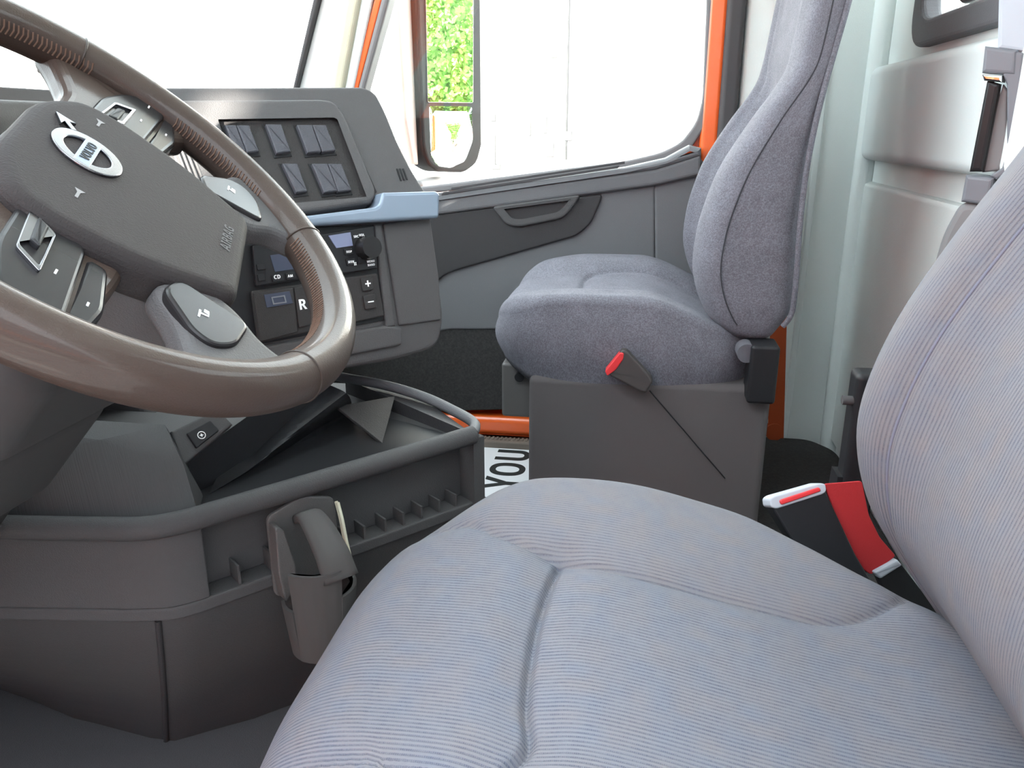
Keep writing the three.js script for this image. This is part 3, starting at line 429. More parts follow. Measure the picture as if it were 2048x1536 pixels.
// ---------- centre console ----------
const hx = 0.656, hz = -0.755, mx = 0.755, mz = 0.656, K = [-0.452, -0.688], along = (s, d = 0) => [K[0] + hx * s + mx * d, K[1] + hz * s + mz * d];
{
  const t = thing('centre_console', 'grey console with black open bin and ribbed side pocket', 'console');
  const back = [[-0.42, -1.2], [-0.7, -1.2], [-0.7, -1.02], [-0.95, -1.02], [-0.95, -0.61]];
  const flank = [[-0.636, -0.645], [-0.52, -0.66], [-0.475, -0.669]];
  obj('upper_body', planSolid([...flank, along(0), along(0.012), along(0.012, -0.028), along(0.385, -0.028), ...back], 0.3, 0.385, { bevel: 0.002, r: [0, 0, 0.02, 0.02, 0.003, 0.002, 0.01, 0, 0, 0, 0, 0] }), M.console, t);
  obj('pocket_ledge', planSolid([...flank, along(0), along(0.385), ...back], 0.284, 0.3, { bevel: 0.003, r: [0, 0, 0.02, 0.02, 0.01, 0, 0, 0, 0, 0] }), M.console, t);
  obj('end_cap', planSolid([along(0.372, -0.03), along(0.372, 0.004), along(0.39, 0.004), along(0.39, -0.03)], 0.27, 0.395, { bevel: 0.002 }), M.console, t);
  for (const s of [0.045, 0.085, 0.18, 0.205, 0.235, 0.262, 0.29, 0.318, 0.345]) obj('pocket_rib', planSolid([along(s, -0.03), along(s + 0.003, -0.03), along(s + 0.003, -0.004), along(s, -0.004)], 0.3, s < 0.1 ? 0.324 : 0.318, { bevel: 0.0006 }), M.console, t);
  // lip round the bin
  const y = 0.398; const lip = [[-0.95, y, -0.612], [-0.75, y, -0.63], [-0.636, y, -0.643], [-0.53, y, -0.656], [-0.486, y, -0.664], [-0.455, y, -0.684], [-0.43, y, -0.712], [-0.36, y, -0.793], [-0.28, y, -0.886], [-0.207, y, -0.972]];
  obj('front_lip', tube(lip, 0.0125, 90, false, 14), M.console, t);
  obj('rear_lip', tube([[-0.207, 0.4, -0.972], [-0.2108,0.402,-1.002], [-0.256,0.405,-1.0482], [-0.3007,0.41,-1.0779], [-0.3626,0.415,-1.1056], [-0.4584,0.42,-1.1283]], 0.0075, 50, false, 10), M.doorTrim, t);
  obj('rear_wall', hull([[-0.207, 0.29, -0.974], [-0.207, 0.398, -0.974], [...[-0.3056,0.4,-1.095]], [...[-0.4503,0.41,-1.1486]], [[-0.3056,0.4,-1.095][0], 0.29, [-0.3056,0.4,-1.095][2]], [[-0.4503,0.41,-1.1486][0], 0.29, [-0.4503,0.41,-1.1486][2]], [-0.215, 0.29, -0.985], [-0.25, 0.29, -1.06]].map((p) => p)), M.doorDark, t);
  // console top in front of the bin, rising to the column
  obj('console_top', toCreasedNormals(hull([[-0.95, 0.395, -0.615], [-0.636, 0.398, -0.65], [-0.52, 0.4, -0.668], [-0.47, 0.398, -0.69], [-0.455, 0.398, -0.71], [...[-0.4693,0.4,-0.7436]], [...[-0.4756,0.44,-0.7288]], [...[-0.51,0.475,-0.7567]], [...[-0.5527,0.475,-0.7049]], [-0.95, 0.48, -0.75], [-0.95, 0.3, -0.9], [-0.55, 0.3, -0.9], [-0.5, 0.3, -0.75], [-0.95, 0.3, -0.63]]), 0.75), M.console, t);
  // black liner of the bin: floor and the glossy slope under the centre stack
  obj('bin_liner', planSolid([along(0.0, -0.03), along(0.372, -0.03), along(0.33, -0.2), along(0.0, -0.2)], 0.34, 0.388, { bevel: 0.003 }), M.black, t);
  const sl = [], lines = [[[-0.4239,0.48,-0.9618], [-0.4927,0.432,-0.7643]], [[-0.4447,0.452,-1.017], [-0.5228,0.404,-0.8812]], [[-0.4179,0.45,-0.9996], [-0.4949,0.402,-0.8668]], [[-0.3831,0.446,-0.9774], [-0.4505,0.399,-0.8362]], [[-0.4078,0.388,-1.0633], [-0.4745,0.388,-0.7654]]].map((l) => l.map(V));
  for (let k = 0; k <= 16; k++) { const s = k / 16, pts = lines.map(([p, q]) => p.clone().lerp(q, s)), ring = new THREE.CatmullRomCurve3(pts, false, 'centripetal').getPoints(28); ring.push(pts[4].clone().setY(0.35), pts[0].clone().setY(0.35)); sl.push(ring); }
  obj('liner_slope', toCreasedNormals(loft(sl, (i, j, p) => [p.x, p.z + p.y]), 0.9), M.liner, t);
  obj('bin_divider', plate([[-0.3255,0.388,-0.9488], [-0.3465,0.41,-1.0776], [-0.4003,0.425,-0.9812]], 0.004, { bevel: 0.001 }), M.dashDark, t);
  // kick panel down to the floor
  const topP = [[-0.95, -0.6], [-0.8, -0.625], [-0.636, -0.647], [-0.52, -0.662], [-0.475, -0.671], along(0.0, -0.002), along(0.08, -0.004), along(0.2, -0.004), along(0.375, -0.004)], botP = [[-1.0, -0.9], [-0.903, -0.853], [-0.747, -0.809], [-0.62, -0.79], [-0.585, -0.79], [-0.565, -0.803], [-0.5, -0.845], [-0.4, -0.93], [-0.25, -1.1]];
  const sec = []; for (let k = 0; k <= 10; k++) { const s = k / 10, b = s * (0.7 + 0.3 * s), r = topP.map((p, i) => new THREE.Vector3(p[0] + (botP[i][0] - p[0]) * b, 0.286 * (1 - s), p[1] + (botP[i][1] - p[1]) * b)); r.push(new THREE.Vector3(-0.3, 0.286 * (1 - s), -1.2), new THREE.Vector3(-0.7, 0.286 * (1 - s), -1.18), new THREE.Vector3(-1.0, 0.286 * (1 - s), -1.02)); sec.push(r); }
  const kick = toCreasedNormals(loft(sec, (i, j, p) => [p.x, p.y + p.z]), 0.6);
  obj('kick_panel', kick, M.console, t);
  const g0 = sec.map((r) => r[4].clone().lerp(r[3], 0.35)); const outw = new THREE.Vector3(0.2, 0, 0.98);
  obj('kick_seam', tube(g0.map((p) => p.clone().addScaledVector(outw, 0.001).toArray()), 0.0035, 30, false, 8), M.doorDark, t);
}
{
  const t = thing('power_socket', 'small switch panel with a round power symbol beside the console', 'switch panel');
  obj('panel', slab('SK', [[-0.027,0.0179],[0.0304,0.0313],[0.0414,0.0095],[-0.0263,-0.0245]], 0.02, { bevel: 0.003, n: 0.0 }), M.console, t);
  obj('switch', slab('SK', [[-0.0126,0.0106],[0.0173,0.0193],[0.0235,0.0052],[-0.0073,-0.0091]], 0.006, { bevel: 0.0015, n: 0.003, r: 0.002 }), M.black, t);
  const c = [0.0024,0.0043], ring = new THREE.TorusGeometry(0.0042, 0.0005, 6, 28); obj('symbol', [ring.applyMatrix4(at2('SK', c, 0.0034)), text('+', 0.006, 0.0004, at2('SK', c, 0.0032))], M.white, t);
}
{
  const t = thing('cup_holder', 'brown-grey plastic cup holder clipped to the console side', 'cup holder');
  const o = along(0.117, 0.0), cx = o[0] + mx * 0.046, cz = o[1] + mz * 0.046;
  obj('back_plate', slab('TF', [[-0.0973,0.0266],[-0.054,0.039],[-0.0145,0.0254],[-0.0113,-0.0546],[-0.0287,-0.0977],[-0.0972,-0.0751]], 0.006, { n: 0.008, bevel: 0.002, r: 0.008 }), M.cup, t);
  // curved cup: a tapered shell open at the top, higher at the back
  const shell = (r0, r1, y0, y1, a0, a1, th) => { const out = []; for (let k = 0; k <= 14; k++) { const s = k / 14, yy = y0 + (y1 - y0) * s, ro = r0 + (r1 - r0) * s, ring = []; for (let i = 0; i <= 24; i++) { const a = a0 + (a1 - a0) * i / 24; ring.push(new THREE.Vector3(cx + ro * Math.cos(a), yy, cz + ro * Math.sin(a))); } for (let i = 24; i >= 0; i--) { const a = a0 + (a1 - a0) * i / 24; ring.push(new THREE.Vector3(cx + (ro - th) * Math.cos(a), yy, cz + (ro - th) * Math.sin(a))); } out.push(ring); } return toCreasedNormals(loft(out), 0.5); };
  const az = Math.atan2(mz, mx);
  obj('cup_front', shell(0.036, 0.043, 0.216, 0.33, az - 0.2, az + 1.25, 0.004), M.cup, t);
  obj('cup_side', shell(0.0355, 0.0425, 0.216, 0.296, az - 1.9, az - 0.18, 0.004), M.cup, t);
  obj('cup_side', shell(0.0355, 0.0425, 0.216, 0.282, az + 1.23, az + 2.0, 0.004), M.cup, t);
  const b = new THREE.CylinderGeometry(0.0355, 0.034, 0.006, 32).translate(cx, 0.218, cz); obj('cup_base', b, M.doorDark, t);
  const tg = (s, d, yy) => [cx + hx * s + mx * d, yy, cz + hz * s + mz * d];
  const tl = curve1([[0, -0.034], [0.35, -0.008], [0.75, 0.026], [1, 0.04]]), ty = curve1([[0, 0.366], [0.3, 0.374], [0.75, 0.345], [1, 0.318]]), tw = curve1([[0, 0.011], [0.4, 0.016], [1, 0.021]]), ts = [];
  for (let k = 0; k <= 20; k++) { const s = k / 20, w = tw(s), e = 0.01, dn = [tl(Math.min(1, s + 0.02)) - tl(Math.max(0, s - 0.02)), ty(Math.min(1, s + 0.02)) - ty(Math.max(0, s - 0.02))], l = Math.hypot(...dn), nx = -dn[1] / l, ny = dn[0] / l, ring = []; for (let j = 0; j < 24; j++) { const p = j / 24 * 2 * Math.PI, cc = Math.cos(p), ss = Math.sin(p), aa = Math.sign(cc) * Math.abs(cc) ** 0.5 * w, bb = Math.sign(ss) * Math.abs(ss) ** 0.6 * e * 0.6; ring.push(V(tg(aa + 0.002 + 0.006 * s, tl(s) + nx * bb, ty(s) + ny * bb))); } ts.push(ring); }
  obj('tongue', loft(ts), M.cup, t);
  const pr = [tg(0.046, -0.03, 0.372), tg(0.043, -0.016, 0.356), tg(0.041, -0.006, 0.335), tg(0.041, 0.002, 0.312), tg(0.0405, 0.006, 0.296)];
  obj('prong', mergeGeometries([tube(pr, 0.0022, 24, false, 8), tube(pr.map((p) => [p[0] - mx * 0.004, p[1], p[2] - mz * 0.004]), 0.0022, 24, false, 8)]), M.beige, t);
  obj('side_plate', slab('TF', [[-0.0976,0.0235],[-0.0882,0.0173],[-0.0777,-0.0313],[-0.0788,-0.0572],[-0.094,-0.0744],[-0.0988,-0.0363]], 0.02, { n: 0.03, bevel: 0.002, r: 0.006 }), M.cup, t);
}
// ---------- driver seat ----------
{
  const t = thing('driver_seat', 'light grey cloth driver seat filling the foreground', 'seat');
  const zc = -0.545;
  const half = [[-0.264, 0], [-0.262, 0.1], [-0.248, 0.165], [-0.2, 0.222], [-0.12, 0.28], [-0.03, 0.304], [0.06, 0.307], [0.13, 0.295], [0.19, 0.258], [0.24, 0.22], [0.3, 0.18], [0.355, 0.1], [0.362, 0]];
  const outline = [...half.map(([x, z]) => [x, zc - z]), ...half.slice(1, -1).reverse().map(([x, z]) => [x, zc + z])];
  const xz = (l) => l.map(([x, , z]) => [x, z]);
  const far = sampled(xz([[-0.3, 0, -0.66], ...[[-0.2409,0.41,-0.6808],[-0.2249,0.41,-0.6961],[-0.1966,0.41,-0.7071],[-0.1604,0.41,-0.7085]], ...[[-0.1211,0.409,-0.6892]], ...[[-0.0645,0.405,-0.668]], ...[[-0.0167,0.398,-0.661]], ...[[0.0253,0.39,-0.6572]], ...[[0.0941,0.375,-0.6582]], ...[[0.1436,0.366,-0.6572]], ...[[0.1796,0.362,-0.6602]], ...[[0.2081,0.36,-0.67],[0.2342,0.36,-0.687]], ...[[0.2705,0.36,-0.718]]]), 90);
  const near = sampled([[-0.3, -0.4], [-0.2, -0.39], [0, -0.375], [0.12, -0.385], [0.2, -0.4], [0.26, -0.36], [0.3, -0.32]], 40);
  const cross = sampled([...xz([[-0.0602,0.405,-0.6631],[-0.0667,0.405,-0.5878],[-0.0672,0.405,-0.5185],[-0.0632,0.405,-0.462],[-0.0565,0.405,-0.424]]), [-0.07, -0.39], [-0.085, -0.3]], 50);
  const cy = curve1([[-0.3, 0.388], [-0.2, 0.404], [-0.1, 0.408], [0, 0.4], [0.1, 0.38], [0.2, 0.362], [0.34, 0.352]]);
  const top = (x, z) => { const w = Math.abs(z - zc); return cy(x) + 0.012 * smooth(0.1, 0.22, w); };
  const g = cushion({ outline, centre: [0.0, zc], top, R: (x, z) => 0.04 + 0.055 * smooth(-0.1, -0.24, x), bottom: () => 0.25, taper: 0.02, N: 420, NI: 110,
    seams: [{ line: far, depth: 0.004, width: 0.004, depth2: 0.005, width2: 0.02 }, { line: near, depth: 0.004, width: 0.004, depth2: 0.005, width2: 0.02 }, { line: cross, depth: 0.008, width: 0.004, depth2: 0.008, width2: 0.024 }] });
  const side = (line, x, z) => { let best = 1e9, s = 0; for (let i = 1; i < line.length; i++) { const [ax, az] = line[i - 1], [bx, bz] = line[i], dx = bx - ax, dz = bz - az, k = Math.max(0, Math.min(1, ((x - ax) * dx + (z - az) * dz) / (dx * dx + dz * dz + 1e-12))), d = Math.hypot(x - ax - dx * k, z - az - dz * k); if (d < best) { best = d; s = dx * (z - az) - dz * (x - ax); } } return s; };
  const parts = splitBy(g, (x, y, z) => z < zc && side(far, x, z) < 0 ? 'bolster' : z > zc && side(near, x, z) > 0 ? 'bolster_near' : side(cross, x, z) > 0 ? 'front_roll' : 'seat_insert');
  obj('seat_bolster', parts.bolster, M.bolster, t);
  obj('seat_bolster', parts.bolster_near, M.bolster, t);
  obj('front_roll', parts.front_roll, M.insert, t);
  obj('seat_insert', parts.seat_insert, M.insert, t);
  obj('seat_base', box(-0.12, 0.24, 0.05, 0.3, -0.76, -0.4, 0.02), M.black, t);
  obj('seat_plinth', box(-0.15, 0.26, 0, 0.07, -0.78, -0.38, 0.01), M.black, t);
  // backrest
  const xf = curve1([[0.24, 0.36], [0.28, 0.335], [0.33, 0.306], [0.38, 0.268], [0.44, 0.226], [0.5, 0.206], [0.55, 0.207], [0.62, 0.228], [0.7, 0.268], [0.78, 0.314], [0.86, 0.35], [1.0, 0.385], [1.3, 0.41]]);
  const xb = curve1([[0.28, 0.4], [0.4, 0.4], [0.6, 0.405], [0.77, 0.43], [0.9, 0.465], [1.3, 0.485]]), hw = curve1([[0.24, 0.2], [0.28, 0.215], [0.34, 0.238], [0.42, 0.255], [0.55, 0.262], [0.75, 0.25], [1.0, 0.21], [1.3, 0.15]]);
  const zc2 = -0.562, rings = [], NB = 160; let arc = 0; const arcs = [];
  for (let k = 0; k <= 120; k++) {
    const y = 0.25 + k / 120 * 0.9, e = Math.min(1, Math.min(k, 120 - k) / 4), sh = 0.75 + 0.25 * Math.sqrt(1 - (1 - e) ** 2), W = hw(y) * sh, a0 = xf(y), a1 = xb(y), mid = (a0 + a1) / 2, D = (a1 - a0) / 2 * sh, ring = [];
    if (k) arc += Math.hypot(0.9 / 120, xf(y) - xf(y - 0.9 / 120)); arcs.push(arc);
    for (let j = 0; j < NB; j++) { const p = j / NB * 2 * Math.PI, c = Math.cos(p), s = Math.sin(p), zz = Math.sign(c) * Math.abs(c) ** 0.55 * W, dd = Math.sign(s) * Math.abs(s) ** 0.55, w = Math.abs(zz) / W; let x = mid + dd * D; if (dd < 0) { const f = Math.min(1, -dd * 1.4); x += f * ((0.016 + 0.036 * smooth(0.38, 0.56, y)) * (1 - smooth(0.35, 0.72, w)) + 0.006 * Math.exp(-(((w - 0.56) * W / 0.005) ** 2))); } ring.push(new THREE.Vector3(x, y, zc2 + zz)); }
    rings.push(ring);
  }
  const ra = [0], rm = rings[45]; for (let j = 1; j <= NB; j++) ra.push(ra[j - 1] + rm[j % NB].distanceTo(rm[j - 1]));
  obj('backrest', loft(rings, (i, j) => [arcs[i], ra[j]]), M.bolster, t);
  for (const sg of [-1, 1]) obj('back_seam', tube(rings.slice(14, 112).filter((r, i) => i % 3 === 0).map((r) => { const W = (r[0].z - r[NB / 2].z) / 2, zt = zc2 + sg * 0.56 * W; let best = r[0]; for (const p of r) if (p.x < (r[0].x + r[NB / 2].x) / 2 && Math.abs(p.z - zt) < Math.abs(best.z - zt)) best = p; return [best.x - 0.0004, best.y, zt]; }), 0.0014, 120, false, 6), M.seamLight, t);
}
// driver's buckle with its red strap
{
  const t = thing('seat_belt_buckle', 'black seat belt buckle with red button on a wide red strap', 'buckle');
  obj('body', slab('BK', [[-0.0331,0.0116],[0.0311,0.0307],[0.063,-0.0452],[0.088,-0.0906],[0.0173,-0.1122],[-0.0074,-0.0332]], 0.026, { bevel: 0.003, r: 0.006, n: 0 }), M.black, t);
  obj('button_frame', slab('BK', [[-0.0351,0.0196],[-0.0303,0.0231],[0.0245,0.0377],[0.0315,0.0365],[0.0322,0.0284],[0.0285,0.0249],[-0.0275,0.0081],[-0.0344,0.0104]], 0.028, { bevel: 0.002, r: 0.003, n: 0.002, holes: [] }), M.belt, t);
  obj('button', slab('BK', [[-0.0246,0.0184],[0.0231,0.0331],[0.0251,0.0284],[-0.0226,0.0126]], 0.02, { bevel: 0.0015, r: 0.003, n: 0.0045 }), M.red, t);
  obj('strap', slab('BK2', [[-0.0207,0.0331],[0.0261,0.0346],[0.0346,-0.0063],[0.0482,-0.0339],[0.0682,-0.0572],[0.0368,-0.0783],[0.0108,-0.0576],[0.0047,-0.0346]], 0.003, { bevel: 0.001, r: 0.004, n: 0 }), M.redWeb, t);
  obj('clip', slab('BK2', [[0.0369,-0.0735],[0.0669,-0.0595],[0.0732,-0.0671],[0.0456,-0.0824]], 0.012, { bevel: 0.003, r: 0.003, n: 0.006 }), M.belt, t);
  obj('anchor', slab('BK2', [[0.0431,-0.0786],[0.0732,-0.0659],[0.1238,-0.1319],[0.0731,-0.147]], 0.01, { bevel: 0.002, n: 0.002 }), M.black, t);
}
{
  const t = thing('recliner_post', 'black metal post with a small knob behind the driver seat', 'seat bracket');
  obj('post', box(0.274, 0.312, 0.2, 0.5, -1.03, -0.99, 0.008), M.black, t);
  obj('post_foot', hull([[0.26, 0.055, -1.05], [0.33, 0.055, -1.05], [0.26, 0.055, -0.98], [0.33, 0.055, -0.98], [0.268, 0.36, -1.03], [0.31, 0.36, -1.03], [0.268, 0.36, -0.995], [0.31, 0.36, -0.995]]), M.black, t);
  obj('knob', rod([0.278, 0.463, -1.0], [0.262, 0.463, -1.0], 0.006), M.rubber, t);
}
// ---------- passenger seat ----------
{
  const t = thing('passenger_seat', 'dark grey heathered cloth passenger seat with high backrest', 'seat');
  const zc = -1.575;
  const half = [[-0.262, 0], [-0.258, 0.1], [-0.245, 0.17], [-0.21, 0.222], [-0.14, 0.243], [-0.02, 0.247], [0.08, 0.243], [0.16, 0.225], [0.2, 0.18], [0.21, 0.08], [0.21, 0]];
  const outline = [...half.map(([x, z]) => [x, zc - z]), ...half.slice(1, -1).reverse().map(([x, z]) => [x, zc + z])];
  const ins = sampled([[0.2, zc + 0.12], [0.06, zc + 0.13], [-0.06, zc + 0.125], [-0.1, zc + 0.1], [-0.105, zc], [-0.1, zc - 0.1], [-0.06, zc - 0.125], [0.06, zc - 0.13], [0.2, zc - 0.12]], 60);
  const top = (x, z) => { const w = Math.abs(z - zc); return 0.492 + 0.026 * smooth(0.08, 0.19, w) - 0.062 * smooth(0.0, 0.2, x) - 0.012 * smooth(-0.1, -0.24, x); };
  const g = cushion({ outline, centre: [-0.02, zc], top, R: (x) => 0.018 + 0.024 * smooth(-0.14, -0.25, x), bottom: (x, z) => 0.343 + 0.035 * smooth(-0.14, -0.25, x), taper: 0.012, N: 300, NI: 70, seams: [{ line: ins, depth: 0.005, width: 0.006, depth2: 0.005, width2: 0.02 }] });
  obj('seat_cushion', g, M.heather, t);
  const xf = curve1([[0.43, 0.19], [0.45, 0.155], [0.48, 0.118], [0.55, 0.089], [0.62, 0.09], [0.68, 0.104], [0.73, 0.123], [0.8, 0.165], [0.85, 0.2], [0.88, 0.216], [0.92, 0.224], [0.97, 0.23], [1.1, 0.245], [1.3, 0.28]]);
  const xb = curve1([[0.43, 0.225], [0.455, 0.242], [0.49, 0.266], [0.52, 0.27], [0.68, 0.266], [0.8, 0.274], [0.965, 0.303], [1.3, 0.36]]), hw = curve1([[0.43, 0.21], [0.46, 0.236], [0.52, 0.246], [0.75, 0.245], [0.9, 0.236], [1.0, 0.228], [1.3, 0.17]]);
  const rings = [], NB = 140; const seamF = [], seamN = [];
  for (let k = 0; k <= 130; k++) {
    const y = 0.436 + k / 130 * 0.74, e = Math.min(1, Math.min(k, 130 - k) / 4), sh = 0.7 + 0.3 * Math.sqrt(1 - (1 - e) ** 2), W = hw(y) * sh, a0 = xf(y), a1 = xb(y), mid = (a0 + a1) / 2, D = (a1 - a0) / 2 * sh, rec = 0.038 * smooth(0.46, 0.56, y) * (1 - smooth(0.8, 0.92, y)) + 0.01, ring = [];
    for (let j = 0; j < NB; j++) { const p = j / NB * 2 * Math.PI, c = Math.cos(p), s = Math.sin(p), zz = Math.sign(c) * Math.abs(c) ** 0.45 * W, dd = Math.sign(s) * Math.abs(s) ** 0.5, w = Math.abs(zz) / W; let x = mid + dd * D; if (dd < 0) x += Math.min(1, -dd * 1.4) * (rec * (1 - smooth(0.4, 0.72, w)) + 0.006 * Math.exp(-(((w - 0.6) * W / 0.006) ** 2))); ring.push(new THREE.Vector3(x, y, zc + zz)); }
    rings.push(ring);
    if (k > 6 && k < 128) { seamN.push([a0 + 0.035 + 0.012 * smooth(0.9, 0.7, y), y, zc + W * 0.996 + 0.0006]); seamF.push([a1 - 0.016, y, zc + W * 0.985 + 0.0008]); }
  }
  const ra = [0]; for (let j = 1; j <= NB; j++) ra.push(ra[j - 1] + rings[40][j % NB].distanceTo(rings[40][j - 1]));
  obj('backrest', loft(rings, (i, j, p) => [p.y * 1.1, ra[j]]), M.heather, t);
  obj('side_seam', tube(seamN, 0.0012, 120, false, 6), M.seam, t);
  obj('rear_piping', tube(seamF, 0.0045, 120, false, 8), M.heather, t);
  obj('seat_skirt', box(-0.182, 0.236, 0.0, 0.37, -1.8, -1.335, 0.014), M.skirt, t);
  obj('rear_bracket', [box(0.19, 0.236, 0.35, 0.45, -1.36, -1.3, 0.006)], M.black, t);
  obj('bracket_cap', rod([0.185, 0.434, -1.31], [0.185, 0.434, -1.345], 0.016, 20), M.heather, t);
  obj('suspension_plate', box(-0.24, -0.18, 0.27, 0.375, -1.7, -1.39, 0.006), M.steel, t);
  obj('bolt', rod([-0.205, 0.352, -1.38], [-0.205, 0.352, -1.395], 0.009, 16), M.black, t);
}
{
  const t = thing('passenger_buckle', 'black seat belt buckle with red button against the dark passenger seat', 'buckle');
  t.name = numbered('seat_belt_buckle');
  obj('sleeve', slab('PB', [[-0.0471,-0.0063],[-0.0193,0.0354],[-0.011,0.034],[0.031,-0.0096],[0.0348,-0.0183],[0.0242,-0.0384],[0.014,-0.0371]], 0.02, { bevel: 0.004, r: 0.004, n: 0.006 }), M.brownEdge, t);
  obj('button', slab('PB', [[-0.0464,-0.0027],[-0.0225,0.0309],[-0.0158,0.0303],[-0.0162,0.0198],[-0.028,0.0008],[-0.0418,-0.0114]], 0.02, { bevel: 0.002, r: 0.003, n: 0.008 }), M.red, t);
  obj('stalk', rod([0.03, 0.36, -1.316], [0.17, 0.2, -1.328], 0.0012), M.black, t);
}
// passenger belt webbing beside the seat
{
  const t = thing('seat_belt', 'orange seat belt webbing hanging between passenger seat and cream trim', 'seat belt');
  obj('webbing', plate([[0.235, 1.45, -1.93], [0.272, 1.45, -1.925], [0.375, 0.06, -1.905], [0.338, 0.06, -1.91]], 0.002, { bevel: 0.0006 }), M.orangeWeb, t);
  obj('anchor', rod([0.352, 0.075, -1.905], [0.352, 0.075, -1.925], 0.022, 20), M.orangeWeb, t);
}
// handle behind the driver seat
{
  const t = thing('grab_handle', 'grey grab handle on a post behind the driver seat', 'handle');
  obj('upper_block', slab('BG', [[0.0002,0.0899],[0.039,0.0828],[0.0418,0.0531],[0.002,0.0571]], 0.05, { bevel: 0.005 }), M.handleGrey, t);
  obj('frame', slab('BG', [[0.0369,0.0818],[0.0463,0.0789],[0.0575,-0.0386],[0.0542,-0.0664],[0.0419,-0.0771],[0.0328,-0.0723],[0.0452,-0.0616],[0.0472,-0.0388],[0.0336,0.0414],[0.027,0.0537]], 0.03, { bevel: 0.003, n: -0.002 }), M.handleGrey, t);
  obj('lower_block', slab('BG', [[0.0035,-0.0721],[0.0391,-0.0746],[0.038,-0.1112],[0.003,-0.108]], 0.05, { bevel: 0.005 }), M.handleGrey, t);
  obj('grip', slab('BG', [[0.0093,0.0483],[0.0254,0.0429],[0.0236,-0.0675],[0.0066,-0.0681]], 0.016, { bevel: 0.005, n: -0.002 }), M.gloss, t);
  obj('grip_cap', slab('BG', [[0.0035,0.0552],[0.0271,0.0531],[0.0285,0.0446],[0.0072,0.0471]], 0.02, { bevel: 0.003, n: 0.002 }), M.mirror, t);
  obj('grip_panel', slab('BG', [[0.0265,0.0428],[0.0337,0.0341],[0.0437,-0.0388],[0.04,-0.0656],[0.0202,-0.0689],[0.0197,-0.0076]], 0.01, { bevel: 0.003, n: -0.012 }), M.rubberGrey, t);
  obj('post', slab('BG', [[-0.0188,0.3134],[0.0136,0.0855],[0.0655,0.0755],[0.0357,0.3025]], 0.03, { bevel: 0.006, n: -0.006 }), M.belt, t);
  obj('lower_cover', slab('BG', [[0.0015,-0.1068],[0.0342,-0.1101],[0.0512,-0.2517],[-0.0379,-0.3732],[-0.0154,-0.1545]], 0.04, { bevel: 0.01, r: 0.02, n: -0.004 }), M.rubberGrey, t);
  obj('dark_edge', slab('BG', [[0.0432,0.0779],[0.0761,0.076],[0.1095,-0.1116],[0.0577,-0.1151]], 0.02, { bevel: 0.004, n: -0.008 }), M.brownEdge, t);
}
// paper mat in the passenger footwell
{
  const t = thing('paper_mat', 'white paper floor mat printed with black THANK YOU', 'paper mat');
  obj('sheet', planSolid([[-0.46, -1.885], [-0.2, -1.885], [-0.19, -1.2], [-0.46, -1.2]], 0.0005, 0.003, { bevel: 0.0003, r: 0.005 }), M.paper, t);
  const m = new THREE.Matrix4().makeBasis(new THREE.Vector3(0, 0, -1), new THREE.Vector3(-1, 0, 0), new THREE.Vector3(0, 1, 0)).setPosition(0, 0, 0);
  const g = new TextGeometry('THANK YOU', { font: bold, size: 0.085, depth: 0.0005, curveSegments: 4 }); g.computeBoundingBox(); g.translate(-g.boundingBox.max.x, 0, 0); g.applyMatrix4(m); g.translate(-0.245, 0.003, -1.862);
  obj('lettering', g, M.ink, t);
}
